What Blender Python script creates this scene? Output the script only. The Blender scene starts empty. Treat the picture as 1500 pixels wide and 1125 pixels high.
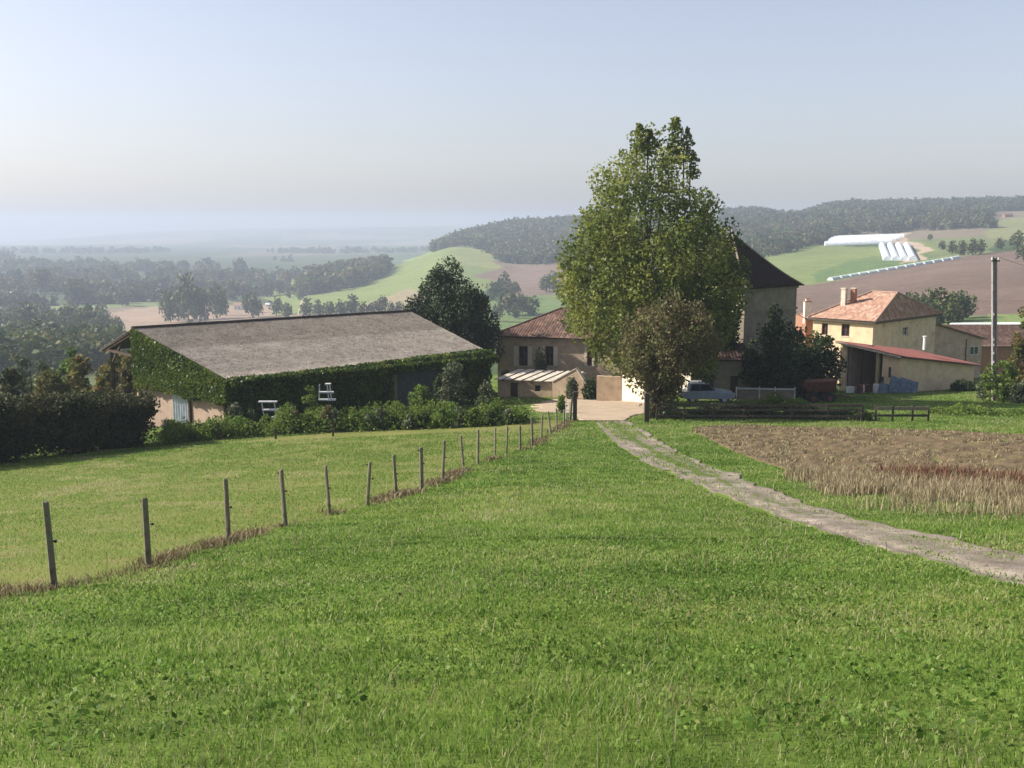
import bpy, math, random
import numpy as np
from mathutils import Vector
rng = np.random.default_rng(7); random.seed(7)
SC = bpy.context.scene
COL = SC.collection
# ------------------------------------------------------------------ camera
F = 1550.0; PT = math.atan(227.5/F); TP = math.tan(PT); CP = math.cos(PT); SP = math.sin(PT)
cam = bpy.data.cameras.new('camera'); cam.sensor_width = 36; cam.lens = 36*F/1500
cam.clip_start = .1; cam.clip_end = 40000
co = bpy.data.objects.new('camera', cam); COL.objects.link(co)
co.rotation_euler = (math.pi/2-PT, 0, 0); SC.camera = co

def P(sx, sy, Y):
    "world point at forward distance Y seen at photo position (sx, sy)"
    v = (562.5-sy)/F
    k = Y/(CP+v*SP)
    return Vector(((sx-750)/F*k, Y, (v*CP-SP)*k))
# ------------------------------------------------------------------ noise
def _hash(ix, iy, s):
    h = (ix.astype(np.int64)*374761393 + iy.astype(np.int64)*668265263 + s*1442695041) & 0x7fffffff
    h = ((h ^ (h >> 13))*1274126177) & 0x7fffffff
    return ((h ^ (h >> 16)) & 0xffff)/65535.0
def vnoise(x, y, s=0):
    ix = np.floor(x); iy = np.floor(y); fx = x-ix; fy = y-iy
    fx = fx*fx*(3-2*fx); fy = fy*fy*(3-2*fy)
    a = _hash(ix, iy, s); b = _hash(ix+1, iy, s); c = _hash(ix, iy+1, s); d = _hash(ix+1, iy+1, s)
    return (a*(1-fx)+b*fx)*(1-fy)+(c*(1-fx)+d*fx)*fy
def fbm(x, y, sc, o=3, s=0):
    x = np.asarray(x, float)/sc; y = np.asarray(y, float)/sc
    r = 0; a = .5; t = 0
    for i in range(o):
        r = r + a*vnoise(x, y, s+i*17); t += a; a *= .5; x = x*2.03+5.1; y = y*2.03+1.7
    return r/t
# ------------------------------------------------------------------ terrain height
NY = np.array([-2000,-40,0,3,6,10,14,25,35,45,62,75,90,110,160,260.])
NZ = np.array([30,1.2,-1.6,-1.95,-2.7,-3.7,-4.65,-6.75,-8.3,-9.6,-11.3,-12.65,-14.2,-16.2,-20,-27])
_yy = np.linspace(-60, 260, 1281); _zz = np.interp(_yy, NY, NZ)
_k = np.hanning(25); _k /= _k.sum(); _zs = np.convolve(np.pad(_zz, 12, 'edge'), _k, 'valid')
KY = np.array([110,160,250,350,500,700,900,1200,1600,2500,4000,5000,6500,8600.])
# numbers above 200 are sights (photo rows), the others heights
TAB = {
 -500:[-17.5,-25,-35,-43,-54,-60,-60,-60,-60,-60,-60,368,362,-60],
 0:   [-17.5,-25,-35,-43,-54,-60,-60,-60,-60,-60,-60,366,356,-60],
 200: [-17,-25,-35,-43,-54,-60,-60,-60,-60,-60,-60,353,340,-60],
 400: [-16.8,-24,-34,-44,-54,-58,445,420,-60,-60,-60,348,332,-60],
 480: [-16.6,-24,-34,-44,-53,-55,436,405,400,-60,-60,348,331,-60],
 560: [-16.5,-24,-33,-42,-50,-52,427,394,405,-60,-60,350,330,-60],
 660: [-16.3,-22,-30,-38,470,438,404,364,352,370,-60,350,329,-60],
 750: [-16.2,-22,-29,-35,480,440,410,374,331,350,-60,352,335,-60],
 850: [-16.2,-22,-28,-33,478,438,402,366,325,345,-60,352,335,-60],
 1000:[-16.2,-20,-25,-28,460,425,392,360,318,340,-60,352,335,-60],
 1100:[-16.2,-20,-22,445,425,385,360,335,312,330,-60,352,335,-60],
 1160:[-16.2,-20,-22,442,414,376,356,332,322,325,-60,352,335,-60],
 1220:[-16.2,-20,472,438,408,372,352,326,303,320,-60,352,335,-60],
 1300:[-16.2,-20,470,432,396,366,350,322,302,320,-60,352,335,-60],
 1400:[-16.2,-20,465,424,384,360,343,320,300,320,-60,352,335,-60],
 1500:[-16.2,-20,460,418,376,352,338,316,297,320,-60,352,335,-60],
 2100:[-16.2,-20,455,412,372,348,334,312,294,320,-60,352,335,-60]}
_ks = sorted(TAB); _kt = np.array(_ks, float)
_far = np.zeros((len(_ks), len(KY)))
for i, k in enumerate(_ks):
    for j, (v, Y) in enumerate(zip(TAB[k], KY)):
        _far[i, j] = P(750, v, Y).z if v > 200 else v
GC = np.linspace(-500, 2100, 261); GL = np.linspace(math.log(110), math.log(8600), 240)
_t1 = np.array([np.interp(GL, np.log(KY), r) for r in _far])
_grid = np.array([np.interp(GC, _kt, _t1[:, j]) for j in range(len(GL))]).T
def _smooth(a, n, ax):
    k = np.hanning(n+2)[1:-1]; k /= k.sum()
    return np.apply_along_axis(lambda r: np.convolve(np.pad(r, n//2, 'edge'), k, 'valid'), ax, a)
_grid = _smooth(_smooth(_grid, 7, 0), 9, 1)
def G(x, y):
    x = np.asarray(x, float); y = np.asarray(y, float)
    zn = np.interp(y, _yy, _zs)
    cr = np.clip(y/14, 0, 1)
    zn = zn + cr*np.where(x < 0, .047*np.maximum(x, -60), .006*np.minimum(x, 60))
    zn = zn + .06*(fbm(x, y, 3.5, 2, 3)-.5)*np.clip(y/8, .3, 1) + .14*(fbm(x, y, 14, 2, 5)-.5)*np.clip((y-4)/20, 0, 1)
    r = np.hypot(x, y); ye = np.clip(np.maximum(y, .7*r), 110, 8590)
    t = np.clip(x/ye*F+750, -500, 2099)
    ci = (t+500)/10; li = (np.log(ye)-GL[0])/(GL[1]-GL[0])
    c0 = np.clip(ci.astype(int), 0, 259); l0 = np.clip(li.astype(int), 0, 238)
    fc = ci-c0; fl = li-l0
    zf = (_grid[c0, l0]*(1-fc)+_grid[c0+1, l0]*fc)*(1-fl)+(_grid[c0, l0+1]*(1-fc)+_grid[c0+1, l0+1]*fc)*fl
    zf = zf + np.clip((ye-150)/600, 0, 1)*2.4*(fbm(x, y, 90, 3, 9)-.5) + np.clip((ye-4000)/2000, 0, 1)*22*(fbm(x, y, 700, 3, 29)-.5)
    w = np.clip((np.maximum(y, .7*r)-100)/45, 0, 1); w = w*w*(3-2*w)
    return zn*(1-w)+zf*w
def g(x, y): return float(G(np.array([x]), np.array([y]))[0])
_YS = np.exp(np.linspace(math.log(3), math.log(7000), 2600))
def GP(sx, sy, ymin=3):
    "ground point seen at photo position"
    v = (562.5-sy)/F; k = _YS/(CP+v*SP)
    x = (sx-750)/F*k; z = (v*CP-SP)*k
    d = z-G(x, _YS)
    ok = np.nonzero((d < 0) & (_YS > ymin))[0]
    if not len(ok): i = len(_YS)-1
    else: i = ok[0]
    if i > 0 and d[i-1] > 0:
        f = d[i-1]/(d[i-1]-d[i]); Y = _YS[i-1]*(1-f)+_YS[i]*f
    else: Y = _YS[i]
    p = P(sx, sy, Y); return Vector((p.x, p.y, g(p.x, p.y)))
def GY(sx, Y):
    "ground point in photo column sx at forward distance Y"
    p = P(sx, 560, Y); return Vector((p.x, Y, g(p.x, Y)))
# ------------------------------------------------------------------ materials
def newmat(name):
    m = bpy.data.materials.new(name); m.use_nodes = True
    nt = m.node_tree; nt.nodes.clear()
    return m, nt, nt.nodes, nt.links
def nd(nt, t, **kw):
    n = nt.nodes.new(t)
    for k, v in kw.items():
        if k.startswith('i_'): n.inputs[k[2:].replace('_', ' ')].default_value = v
        else: setattr(n, k, v)
    return n
def c4(c): return (c[0], c[1], c[2], 1)
def ramp(nt, fac, stops):
    r = nt.nodes.new('ShaderNodeValToRGB'); e = r.color_ramp.elements
    while len(e) < len(stops): e.new(.5)
    for q, (p, c) in zip(e, stops): q.position = p; q.color = c4(c)
    nt.links.new(fac, r.inputs[0]); return r.outputs[0]
def noise(nt, scale, detail=4, rough=.6, vec=None, dist=0):
    n = nd(nt, 'ShaderNodeTexNoise'); n.inputs['Scale'].default_value = scale; n.inputs['Detail'].default_value = detail
    n.inputs['Roughness'].default_value = rough; n.inputs['Distortion'].default_value = dist
    if vec is None:
        tc = nd(nt, 'ShaderNodeTexCoord'); vec = tc.outputs['Object']
    nt.links.new(vec, n.inputs['Vector']); return n.outputs['Fac']
def mixc(nt, fac, a, b, mode='MIX'):
    m = nd(nt, 'ShaderNodeMix', data_type='RGBA', blend_type=mode)
    for s, v in ((0, fac), (6, a), (7, b)):
        if isinstance(v, (int, float)): m.inputs[s].default_value = v
        elif isinstance(v, tuple): m.inputs[s].default_value = c4(v)
        else: nt.links.new(v, m.inputs[s])
    return m.outputs[2]
def finish(nt, col, rough=.9, bump=None, bstr=.3, bdist=.02, trans=0, spec=.25, metal=0):
    out = nd(nt, 'ShaderNodeOutputMaterial'); b = nd(nt, 'ShaderNodeBsdfPrincipled')
    b.inputs['Roughness'].default_value = rough; b.inputs['Specular IOR Level'].default_value = spec; b.inputs['Metallic'].default_value = metal
    if isinstance(col, tuple): b.inputs['Base Color'].default_value = c4(col)
    else: nt.links.new(col, b.inputs['Base Color'])
    if bump is not None:
        bn = nd(nt, 'ShaderNodeBump'); bn.inputs['Strength'].default_value = bstr; bn.inputs['Distance'].default_value = bdist
        nt.links.new(bump, bn.inputs['Height']); nt.links.new(bn.outputs[0], b.inputs['Normal'])
    sh = b.outputs[0]
    if trans:
        tr = nd(nt, 'ShaderNodeBsdfTranslucent'); mx = nd(nt, 'ShaderNodeMixShader'); mx.inputs[0].default_value = trans
        if isinstance(col, tuple): tr.inputs[0].default_value = c4(col)
        else: nt.links.new(col, tr.inputs[0])
        nt.links.new(sh, mx.inputs[1]); nt.links.new(tr.outputs[0], mx.inputs[2]); sh = mx.outputs[0]
    nt.links.new(sh, out.inputs[0])
def surf(name, c1, c2, scale=3, c3=None, s3=12, rough=.9, bump=.3, bscale=None, bdist=.02, spec=.2, metal=0, lo=.35, hi=.65):
    m, nt, N, L = newmat(name)
    f = noise(nt, scale, 6, .65)
    col = ramp(nt, f, [(lo, c1), (hi, c2)])
    if c3 is not None:
        f3 = noise(nt, s3, 5, .7)
        msk = ramp(nt, f3, [(.52, (0, 0, 0)), (.7, (1, 1, 1))])
        col = mixc(nt, msk, col, c3)
    bp = noise(nt, bscale or scale*6, 5, .7) if bump else None
    finish(nt, col, rough, bp, bump, bdist, 0, spec, metal); return m
def leafmat(name, cols, trans=.35, rough=.6):
    m, nt, N, L = newmat(name)
    a = nd(nt, 'ShaderNodeAttribute', attribute_name='tint')
    n = len(cols)
    col = ramp(nt, a.outputs['Fac'], [(i/(n-1), c) for i, c in enumerate(cols)])
    finish(nt, col, rough, None, 0, 0, trans, .15); return m
MAT = {}
M = MAT
# ------------------------------------------------------------------ mesh helpers
def np_mesh(name, V, faces, mats, tint=None, parent=None, loc=(0, 0, 0), smooth=False, midx=None, attrs=None, cols=None, uv=None):
    """faces: list of (n, k) index arrays"""
    V = np.asarray(V, float)-np.asarray(loc)
    me = bpy.data.meshes.new(name)
    me.vertices.add(len(V)); me.vertices.foreach_set('co', V.astype(np.float32).ravel())
    faces = [np.asarray(f) for f in faces if len(f)]
    nl = sum(f.size for f in faces); nf = sum(len(f) for f in faces)
    li = np.concatenate([f.ravel() for f in faces]).astype(np.int32)
    ks = np.concatenate([np.full(len(f), f.shape[1]) for f in faces])
    st = np.concatenate([[0], np.cumsum(ks)[:-1]]).astype(np.int32)
    me.loops.add(nl); me.loops.foreach_set('vertex_index', li)
    me.polygons.add(nf); me.polygons.foreach_set('loop_start', st)
    if smooth: me.polygons.foreach_set('use_smooth', np.ones(nf, bool))
    for m in (mats if isinstance(mats, (list, tuple)) else [mats]): me.materials.append(m)
    if midx is not None: me.polygons.foreach_set('material_index', np.asarray(midx, np.int32))
    me.update(calc_edges=True)
    if tint is not None:
        a = me.attributes.new('tint', 'FLOAT', 'POINT'); a.data.foreach_set('value', np.asarray(tint, np.float32))
    for k, v in (attrs or {}).items():
        a = me.attributes.new(k, 'FLOAT', 'POINT'); a.data.foreach_set('value', np.asarray(v, np.float32))
    if cols is not None:
        a = me.attributes.new('cover', 'FLOAT_COLOR', 'POINT')
        cc = np.ones((len(V), 4), np.float32); cc[:, :3] = cols; a.data.foreach_set('color', cc.ravel())
    if uv is not None:
        u = me.uv_layers.new(name='UVMap'); u.data.foreach_set('uv', np.asarray(uv, np.float32)[li].ravel())
    o = bpy.data.objects.new(name, me); COL.objects.link(o)
    if parent is not None: o.parent = parent
    else: o.location = loc
    return o
def W(o):
    l = Vector((0, 0, 0))
    while o is not None: l = l+o.location; o = o.parent
    return l
def tag(o, label, cat, group=None):
    o['label'] = label; o['category'] = cat
    if group: o['group'] = group
    return o
def kind(o, k, label=None, cat=None):
    o['kind'] = k
    if label: o['label'] = label; o['category'] = cat
    return o
def empty(name, loc, label, cat, group=None):
    o = bpy.data.objects.new(name, None); COL.objects.link(o); o.location = loc; o.empty_display_size = .2
    return tag(o, label, cat, group)
def copy_tree(o, parent=None):
    c = o.copy(); COL.objects.link(c)
    if parent is not None: c.parent = parent
    for ch in list(o.children): copy_tree(ch, c)
    return c
class MB:
    def __init__(s): s.v = []; s.f = []; s.mi = []
    def add(s, pts, fs, mi=0):
        b = len(s.v); s.v += [tuple(p) for p in pts]
        for f in fs: s.f.append(tuple(i+b for i in f)); s.mi.append(mi)
    def box(s, o, ex, ey, ez, mi=0):
        o, ex, ey, ez = map(Vector, (o, ex, ey, ez))
        p = [o, o+ex, o+ex+ey, o+ey, o+ez, o+ex+ez, o+ex+ey+ez, o+ey+ez]
        fs = [(0, 3, 2, 1), (4, 5, 6, 7), (0, 1, 5, 4), (1, 2, 6, 5), (2, 3, 7, 6), (3, 0, 4, 7)]
        if ex.cross(ey).dot(ez) < 0: fs = [f[::-1] for f in fs]
        s.add(p, fs, mi); return s
    def cbox(s, c, sx, sy, sz, mi=0):
        c = Vector(c); return s.box(c-Vector((sx/2, sy/2, sz/2)), (sx, 0, 0), (0, sy, 0), (0, 0, sz), mi)
    def beam(s, a, b, w, h, mi=0, up=(0, 0, 1)):
        a = Vector(a); b = Vector(b); d = b-a; sd = d.cross(Vector(up))
        if sd.length < 1e-6: sd = Vector((1, 0, 0))
        sd.normalize(); u = sd.cross(d).normalized()
        return s.box(a-sd*w/2-u*h/2, d, sd*w, u*h, mi)
    def tube(s, pts, rad, n=8, mi=0, cap=True):
        pts = [Vector(p) for p in pts]
        if not isinstance(rad, (list, tuple)): rad = [rad]*len(pts)
        rings = []
        ref = Vector((0, 0, 1)) if abs((pts[-1]-pts[0]).normalized().z) < .9 else Vector((1, 0, 0))
        for i, p in enumerate(pts):
            d = (pts[min(i+1, len(pts)-1)]-pts[max(i-1, 0)]).normalized()
            a = d.cross(ref).normalized(); b = d.cross(a)
            rings.append([p+(a*math.cos(2*math.pi*k/n)+b*math.sin(2*math.pi*k/n))*rad[i] for k in range(n)])
        V = [q for r in rings for q in r]; fs = []
        for i in range(len(pts)-1):
            for k in range(n):
                fs.append((i*n+k, i*n+(k+1) % n, (i+1)*n+(k+1) % n, (i+1)*n+k))
        if cap: fs.append(tuple(range(n))[::-1]); fs.append(tuple((len(pts)-1)*n+k for k in range(n)))
        s.add(V, fs, mi); return s
    def prism(s, pts, vec, mi=0):
        pts = [Vector(p) for p in pts]; vec = Vector(vec); n = len(pts)
        s.add(pts+[p+vec for p in pts], [tuple(range(n))[::-1], tuple(range(n, 2*n))]+[(i, (i+1) % n, n+(i+1) % n, n+i) for i in range(n)], mi); return s
    def build(s, name, mats, parent=None, loc=None, smooth=False, bevel=0):
        me = bpy.data.meshes.new(name)
        L = W(parent) if parent is not None else Vector(loc or (0, 0, 0))
        me.from_pydata([tuple(Vector(p)-L) for p in s.v], [], s.f)
        for m in (mats if isinstance(mats, (list, tuple)) else [mats]): me.materials.append(m)
        me.polygons.foreach_set('material_index', s.mi)
        if smooth: me.polygons.foreach_set('use_smooth', [True]*len(s.f))
        me.update()
        o = bpy.data.objects.new(name, me); COL.objects.link(o)
        if parent is not None: o.parent = parent
        else: o.location = L
        if bevel:
            md = o.modifiers.new('b', 'BEVEL'); md.width = bevel; md.segments = 2; md.limit_method = 'ANGLE'
        return o
# ------------------------------------------------------------------ palette
g1 = (.075, .135, .018); g2 = (.13, .2, .03)
M['grass'] = leafmat('grass_blades', [(.06, .115, .02), (.108, .195, .032), (.165, .265, .05), (.24, .295, .08), (.38, .36, .2)], .5, .5)
M['dry'] = leafmat('dry_stalks', [(.1, .07, .035), (.19, .15, .08), (.3, .25, .15), (.4, .35, .24)], .3)
M['redweed'] = leafmat('red_weeds', [(.08, .035, .025), (.15, .065, .042), (.22, .15, .09)], .3)
M['poplar'] = leafmat('poplar_leaves', [(.05, .075, .016), (.11, .145, .028), (.175, .205, .04), (.27, .28, .07)], .45, .45)
M['brownleaf'] = leafmat('russet_leaves', [(.055, .045, .022), (.095, .082, .038), (.135, .118, .05), (.105, .13, .042), (.18, .115, .06)], .35)
M['conifer'] = leafmat('conifer_needles', [(.02, .035, .018), (.035, .055, .025), (.06, .08, .035)], .15)
M['darkleaf'] = leafmat('dark_leaves', [(.018, .03, .012), (.035, .055, .018), (.06, .08, .028)], .2, .4)
M['hedge'] = leafmat('hedge_leaves', [(.02, .03, .012), (.04, .05, .02), (.07, .075, .028), (.09, .075, .035)], .25)
M['ivy'] = leafmat('ivy_leaves', [(.03, .055, .012), (.06, .1, .018), (.1, .15, .025), (.17, .18, .035)], .35, .4)
M['olive'] = leafmat('grey_green_leaves', [(.05, .065, .035), (.1, .12, .065), (.16, .18, .1)], .3)
M['bright'] = leafmat('bright_leaves', [(.06, .11, .02), (.11, .17, .03), (.17, .22, .045)], .4)
M['autumn'] = leafmat('autumn_leaves', [(.06, .07, .02), (.1, .11, .03), (.16, .145, .04), (.18, .12, .045)], .35)
M['valley'] = leafmat('valley_leaves', [(.025, .045, .018), (.045, .07, .022), (.08, .1, .03), (.12, .12, .04)], .25)
M['wood_far'] = leafmat('wood_leaves', [(.024, .042, .018), (.045, .07, .026), (.085, .105, .042), (.15, .125, .055)], .3)
M['bark'] = surf('bark', (.07, .055, .04), (.16, .13, .1), 6, bump=.6)
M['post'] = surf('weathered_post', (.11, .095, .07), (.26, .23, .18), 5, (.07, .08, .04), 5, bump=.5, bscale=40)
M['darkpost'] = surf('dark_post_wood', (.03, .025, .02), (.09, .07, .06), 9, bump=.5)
M['plastic'] = surf('black_plastic', (.012, .012, .012), (.03, .03, .03), 20, rough=.5, bump=0)
M['timber'] = surf('old_timber', (.04, .028, .02), (.09, .06, .042), 6, bump=.4)
M['paletimber'] = surf('pale_timber', (.28, .22, .12), (.42, .35, .2), 6, bump=.3)
M['white'] = surf('white_paint', (.62, .62, .6), (.8, .8, .78), 8, rough=.5, bump=.1)
M['offwhite'] = surf('dull_white_metal', (.42, .43, .44), (.6, .6, .6), 5, rough=.5, bump=.1)
M['steel'] = surf('galvanised_sheet', (.38, .42, .5), (.6, .63, .68), 3, rough=.45, bump=.1, metal=.3)
M['glass'] = surf('dark_glass', (.012, .014, .018), (.03, .035, .04), 2, rough=.08, bump=0, spec=.6)
M['frame'] = surf('dark_red_joinery', (.09, .03, .025), (.15, .05, .04), 6, bump=.1, rough=.6)
M['shutter'] = surf('cream_shutter', (.58, .5, .38), (.72, .64, .5), 5, (.3, .25, .18), 14, bump=.2)
M['stucco'] = surf('beige_render', (.4, .3, .21), (.52, .4, .28), 1.2, (.3, .22, .16), 3, bump=.35, bscale=14)
M['cream'] = surf('cream_render', (.56, .42, .27), (.68, .53, .35), .9, (.4, .31, .22), 1.1, bump=.25, bscale=14)
M['clay'] = surf('pink_clay_wall', (.27, .195, .15), (.36, .265, .205), 1.5, (.29, .24, .16), 2, bump=.3, bscale=10)
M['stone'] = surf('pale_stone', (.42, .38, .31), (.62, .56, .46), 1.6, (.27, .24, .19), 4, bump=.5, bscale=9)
M['sunlit_stone'] = surf('sun_brightened_stone', (.66, .58, .46), (.78, .7, .58), 1.6, (.5, .42, .32), 4, bump=.4, bscale=9)  # sunlight put into the colour: brighter stone for faces turned to the sun
M['brick'] = surf('old_brick', (.22, .11, .07), (.33, .17, .11), 8, bump=.4, bscale=20)
M['concrete'] = surf('pole_concrete', (.19, .17, .165), (.31, .28, .275), 4, bump=.25)
M['rust'] = surf('rusty_iron', (.09, .035, .025), (.18, .065, .04), 5, (.06, .035, .03), 9, bump=.4, rough=.75)
M['rubber'] = surf('tyre_rubber', (.015, .015, .015), (.035, .033, .03), 6, bump=.2)
M['bluepaint'] = surf('faded_blue_paint', (.035, .06, .13), (.06, .1, .2), 5, rough=.45, bump=0, spec=.5)
M['carpaint'] = surf('silver_car_paint', (.25, .29, .35), (.33, .37, .43), 3, rough=.35, bump=0, spec=.5)
M['tarp'] = surf('blue_grey_sheet', (.06, .09, .12), (.13, .18, .23), 3, rough=.55, bump=.5, bscale=5, bdist=.05)
M['slate'] = surf('dark_slate', (.018, .012, .01), (.038, .026, .022), 5, (.06, .045, .035), 9, bump=.8, bscale=22, rough=.95, bdist=.05, spec=.05)
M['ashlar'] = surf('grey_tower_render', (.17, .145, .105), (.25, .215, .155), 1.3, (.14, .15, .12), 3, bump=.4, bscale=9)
M['fascia'] = surf('roof_board', (.05, .04, .035), (.11, .085, .07), 6, bump=.2)
def tilemat(name, cols, pu, pv, lichen=None, ls=.9):
    m, nt, N, L = newmat(name)
    uv = nd(nt, 'ShaderNodeUVMap'); mp = nd(nt, 'ShaderNodeVectorMath', operation='DIVIDE'); mp.inputs[1].default_value = (pu, pv, 1)
    L.new(uv.outputs[0], mp.inputs[0]); fl = nd(nt, 'ShaderNodeVectorMath', operation='FLOOR'); L.new(mp.outputs[0], fl.inputs[0])
    wn = nd(nt, 'ShaderNodeTexWhiteNoise', noise_dimensions='2D'); L.new(fl.outputs[0], wn.inputs['Vector'])
    n = len(cols); col = ramp(nt, wn.outputs['Value'], [(i/(n-1), c) for i, c in enumerate(cols)])
    nz = noise(nt, ls, 6, .7)
    if lichen: col = mixc(nt, ramp(nt, nz, [(.45, (0, 0, 0)), (.68, (.85, .85, .85))]), col, lichen)
    fine = noise(nt, 9, 4, .7); col = mixc(nt, .5, col, ramp(nt, fine, [(.3, (.25, .25, .25)), (.7, (.85, .85, .85))]), 'OVERLAY')
    finish(nt, col, .9, noise(nt, 30, 4, .7), .4, .02, 0, .15); return m
M['tile_house'] = tilemat('weathered_red_tiles', [(.09, .05, .04), (.14, .078, .06), (.19, .115, .088), (.12, .07, .06), (.24, .16, .125)], .26, .42, (.07, .055, .045))
M['tile_farm'] = tilemat('orange_pink_tiles', [(.22, .12, .085), (.31, .18, .13), (.4, .27, .2), (.26, .14, .1), (.42, .33, .26)], .26, .42, (.28, .16, .11))
M['tile_shed'] = tilemat('dark_red_sheets', [(.16, .06, .05), (.21, .08, .065), (.18, .07, .06)], .9, 1.6, (.2, .1, .09))
def cement():
    m, nt, N, L = newmat('fibre_cement')
    uv = nd(nt, 'ShaderNodeUVMap'); sp = nd(nt, 'ShaderNodeSeparateXYZ'); L.new(uv.outputs[0], sp.inputs[0])
    f = noise(nt, .5, 6, .7); col = ramp(nt, f, [(.3, (.19, .165, .14)), (.5, (.265, .235, .2)), (.72, (.35, .315, .27))])
    sp2 = noise(nt, 2.6, 5, .8); col = mixc(nt, ramp(nt, sp2, [(.5, (0, 0, 0)), (.6, (.75, .75, .75))]), col, (.12, .1, .085))
    sp3 = noise(nt, 3.6, 5, .85); col = mixc(nt, ramp(nt, sp3, [(.56, (0, 0, 0)), (.66, (.8, .8, .8))]), col, (.56, .52, .42))
    # the lower sheets are older and more lichened than the upper run
    lt = nd(nt, 'ShaderNodeMath', operation='LESS_THAN'); lt.inputs[1].default_value = 6.6; L.new(sp.outputs[1], lt.inputs[0])
    col = mixc(nt, lt.outputs[0], mixc(nt, 1.0, col, (.74, .73, .72), 'MULTIPLY'), col)
    finish(nt, col, .95, noise(nt, 12, 4, .7), .5, .03, 0, .1); return m
M['cement'] = cement()
# ------------------------------------------------------------------ ground sheet
def inpoly(x, y, poly):
    r = np.zeros(x.shape, bool); n = len(poly)
    for i in range(n):
        x1, y1 = poly[i]; x2, y2 = poly[(i+1) % n]
        c = ((y1 > y) != (y2 > y)) & (x < (x2-x1)*(y-y1)/((y2-y1) or 1e-9)+x1)
        r ^= c
    return r
def wpoly(pts, ymin=150): return [(p.x, p.y) for p in (GP(a, b, ymin) for a, b in pts)]
def build_ground():
    ang = np.concatenate([np.linspace(-180, -62, 30), np.linspace(-60, -34, 27), np.linspace(-33, 33, 420), np.linspace(34, 60, 27), np.linspace(62, 180, 30)])
    ang = np.unique(ang); ang = ang[:-1]; A = np.radians(ang)
    R = [.6]
    while R[-1] < 7200: R.append(R[-1]*(1.013 if R[-1] < 140 else (1.016 if R[-1] < 2000 else 1.03)))
    R = np.array(R); AA, RR = np.meshgrid(A, R)
    X = RR*np.sin(AA); Y = RR*np.cos(AA); Z = G(X, Y)
    # base cover colours
    r = np.hypot(X, Y)
    n1 = fbm(X, Y, 9, 3, 41)[..., None]; n2 = fbm(X, Y, 2.2, 2, 43)[..., None]
    near = np.array([.06, .105, .016])*(1-n1)+np.array([.12, .17, .03])*n1
    near = near*(.8+.4*n2)
    near = near + (np.clip(fbm(X, Y, 5, 3, 77)-.52, 0, 1)[..., None]*3)*np.array([.06, .035, .01])
    cov = near
    # patchwork of far fields
    ns = 170; sx = rng.uniform(-4500, 4500, ns); sy = rng.uniform(350, 7500, ns)
    pal = np.array([(.055, .075, .03), (.075, .095, .035), (.15, .115, .08), (.12, .1, .065), (.045, .07, .025), (.1, .115, .05), (.04, .06, .025), (.17, .14, .1)])
    pc = pal[rng.integers(0, len(pal), ns)]
    fm = RR > 160; xf = X[fm]+40*(fbm(X[fm], Y[fm], 120, 2, 8)-.5); yf = Y[fm]+40*(fbm(X[fm], Y[fm], 120, 2, 18)-.5)
    best = np.full(xf.shape, 1e18); bi = np.zeros(xf.shape, int)
    for k in range(ns):
        d = (xf-sx[k])**2+((yf-sy[k])*.55)**2; b = d < best; best[b] = d[b]; bi[b] = k
    cf = pc[bi]
    def paint(pts, c, c2=None, sc=25):
        pl = wpoly(pts)
        ii = inpoly(xf+6*(fbm(xf, yf, 30, 2, 5)-.5), yf, pl)
        t = fbm(xf[ii], yf[ii], sc, 4, 11)[:, None]
        cf[ii] = np.array(c)*(1-t)+np.array(c2 or c)*t
    # left slope just past the farm, rough grass
    paint([(-400, 560), (-400, 500), (700, 500), (700, 560)], (.06, .08, .03), (.1, .11, .04))
    paint([(140, 462), (200, 449), (330, 446), (440, 443), (440, 478), (140, 492)], (.25, .18, .13), (.31, .23, .17))
    paint([(60, 447), (330, 440), (330, 446), (60, 455)], (.12, .16, .06), (.16, .19, .08))
    paint([(395, 462), (402, 425), (470, 400), (560, 400), (600, 378), (660, 362), (720, 372), (745, 396), (690, 425), (600, 448), (500, 455)], (.12, .165, .05), (.17, .2, .065), 60)
    paint([(520, 452), (600, 420), (640, 440), (600, 460)], (.2, .17, .1), (.24, .2, .12))
    paint([(660, 362), (735, 378), (745, 396), (690, 388)], (.17, .2, .07), (.22, .22, .09))
    paint([(695, 405), (760, 388), (850, 385), (850, 428), (740, 432)], (.13, .09, .075), (.18, .13, .1))
    paint([(640, 450), (740, 432), (850, 428), (850, 470), (640, 500)], (.09, .14, .045), (.13, .17, .06))
    paint([(1060, 470), (1060, 365), (1290, 362), (1345, 350), (1440, 345), (1440, 385), (1215, 415), (1180, 430), (1180, 470)], (.11, .15, .05), (.16, .19, .07), 60)
    paint([(1250, 385), (1320, 365), (1400, 378), (1215, 412)], (.075, .12, .045), (.1, .15, .055), 40)
    paint([(1300, 346), (1328, 342), (1362, 382), (1340, 386)], (.33, .26, .19), (.38, .3, .22))
    paint([(1345, 350), (1440, 345), (1450, 380), (1370, 382)], (.1, .13, .05), (.15, .16, .08), 12)
    paint([(1440, 345), (1435, 322), (1560, 318), (1560, 350), (1470, 360)], (.15, .17, .07), (.19, .19, .085), 60)
    paint([(1150, 484), (1178, 425), (1215, 414), (1400, 380), (1440, 374), (1500, 366), (2100, 352), (2100, 484)], (.1, .07, .057), (.155, .112, .088), 45)
    paint([(1400, 484), (1400, 470), (2000, 466), (2000, 484)], (.12, .17, .06), (.16, .2, .07))
    cov[fm] = cf
    # bare verge where the plots begin
    nA = len(A); nR = len(R); V = np.stack([X, Y, Z], -1).reshape(-1, 3)
    i = np.arange(nR-1)[:, None]*nA; j = np.arange(nA)[None, :]; j2 = (j+1) % nA
    q = np.stack([i+j, i+j2, i+nA+j2, i+nA+j], -1).reshape(-1, 4)
    q = q[:, ::-1]
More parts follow.
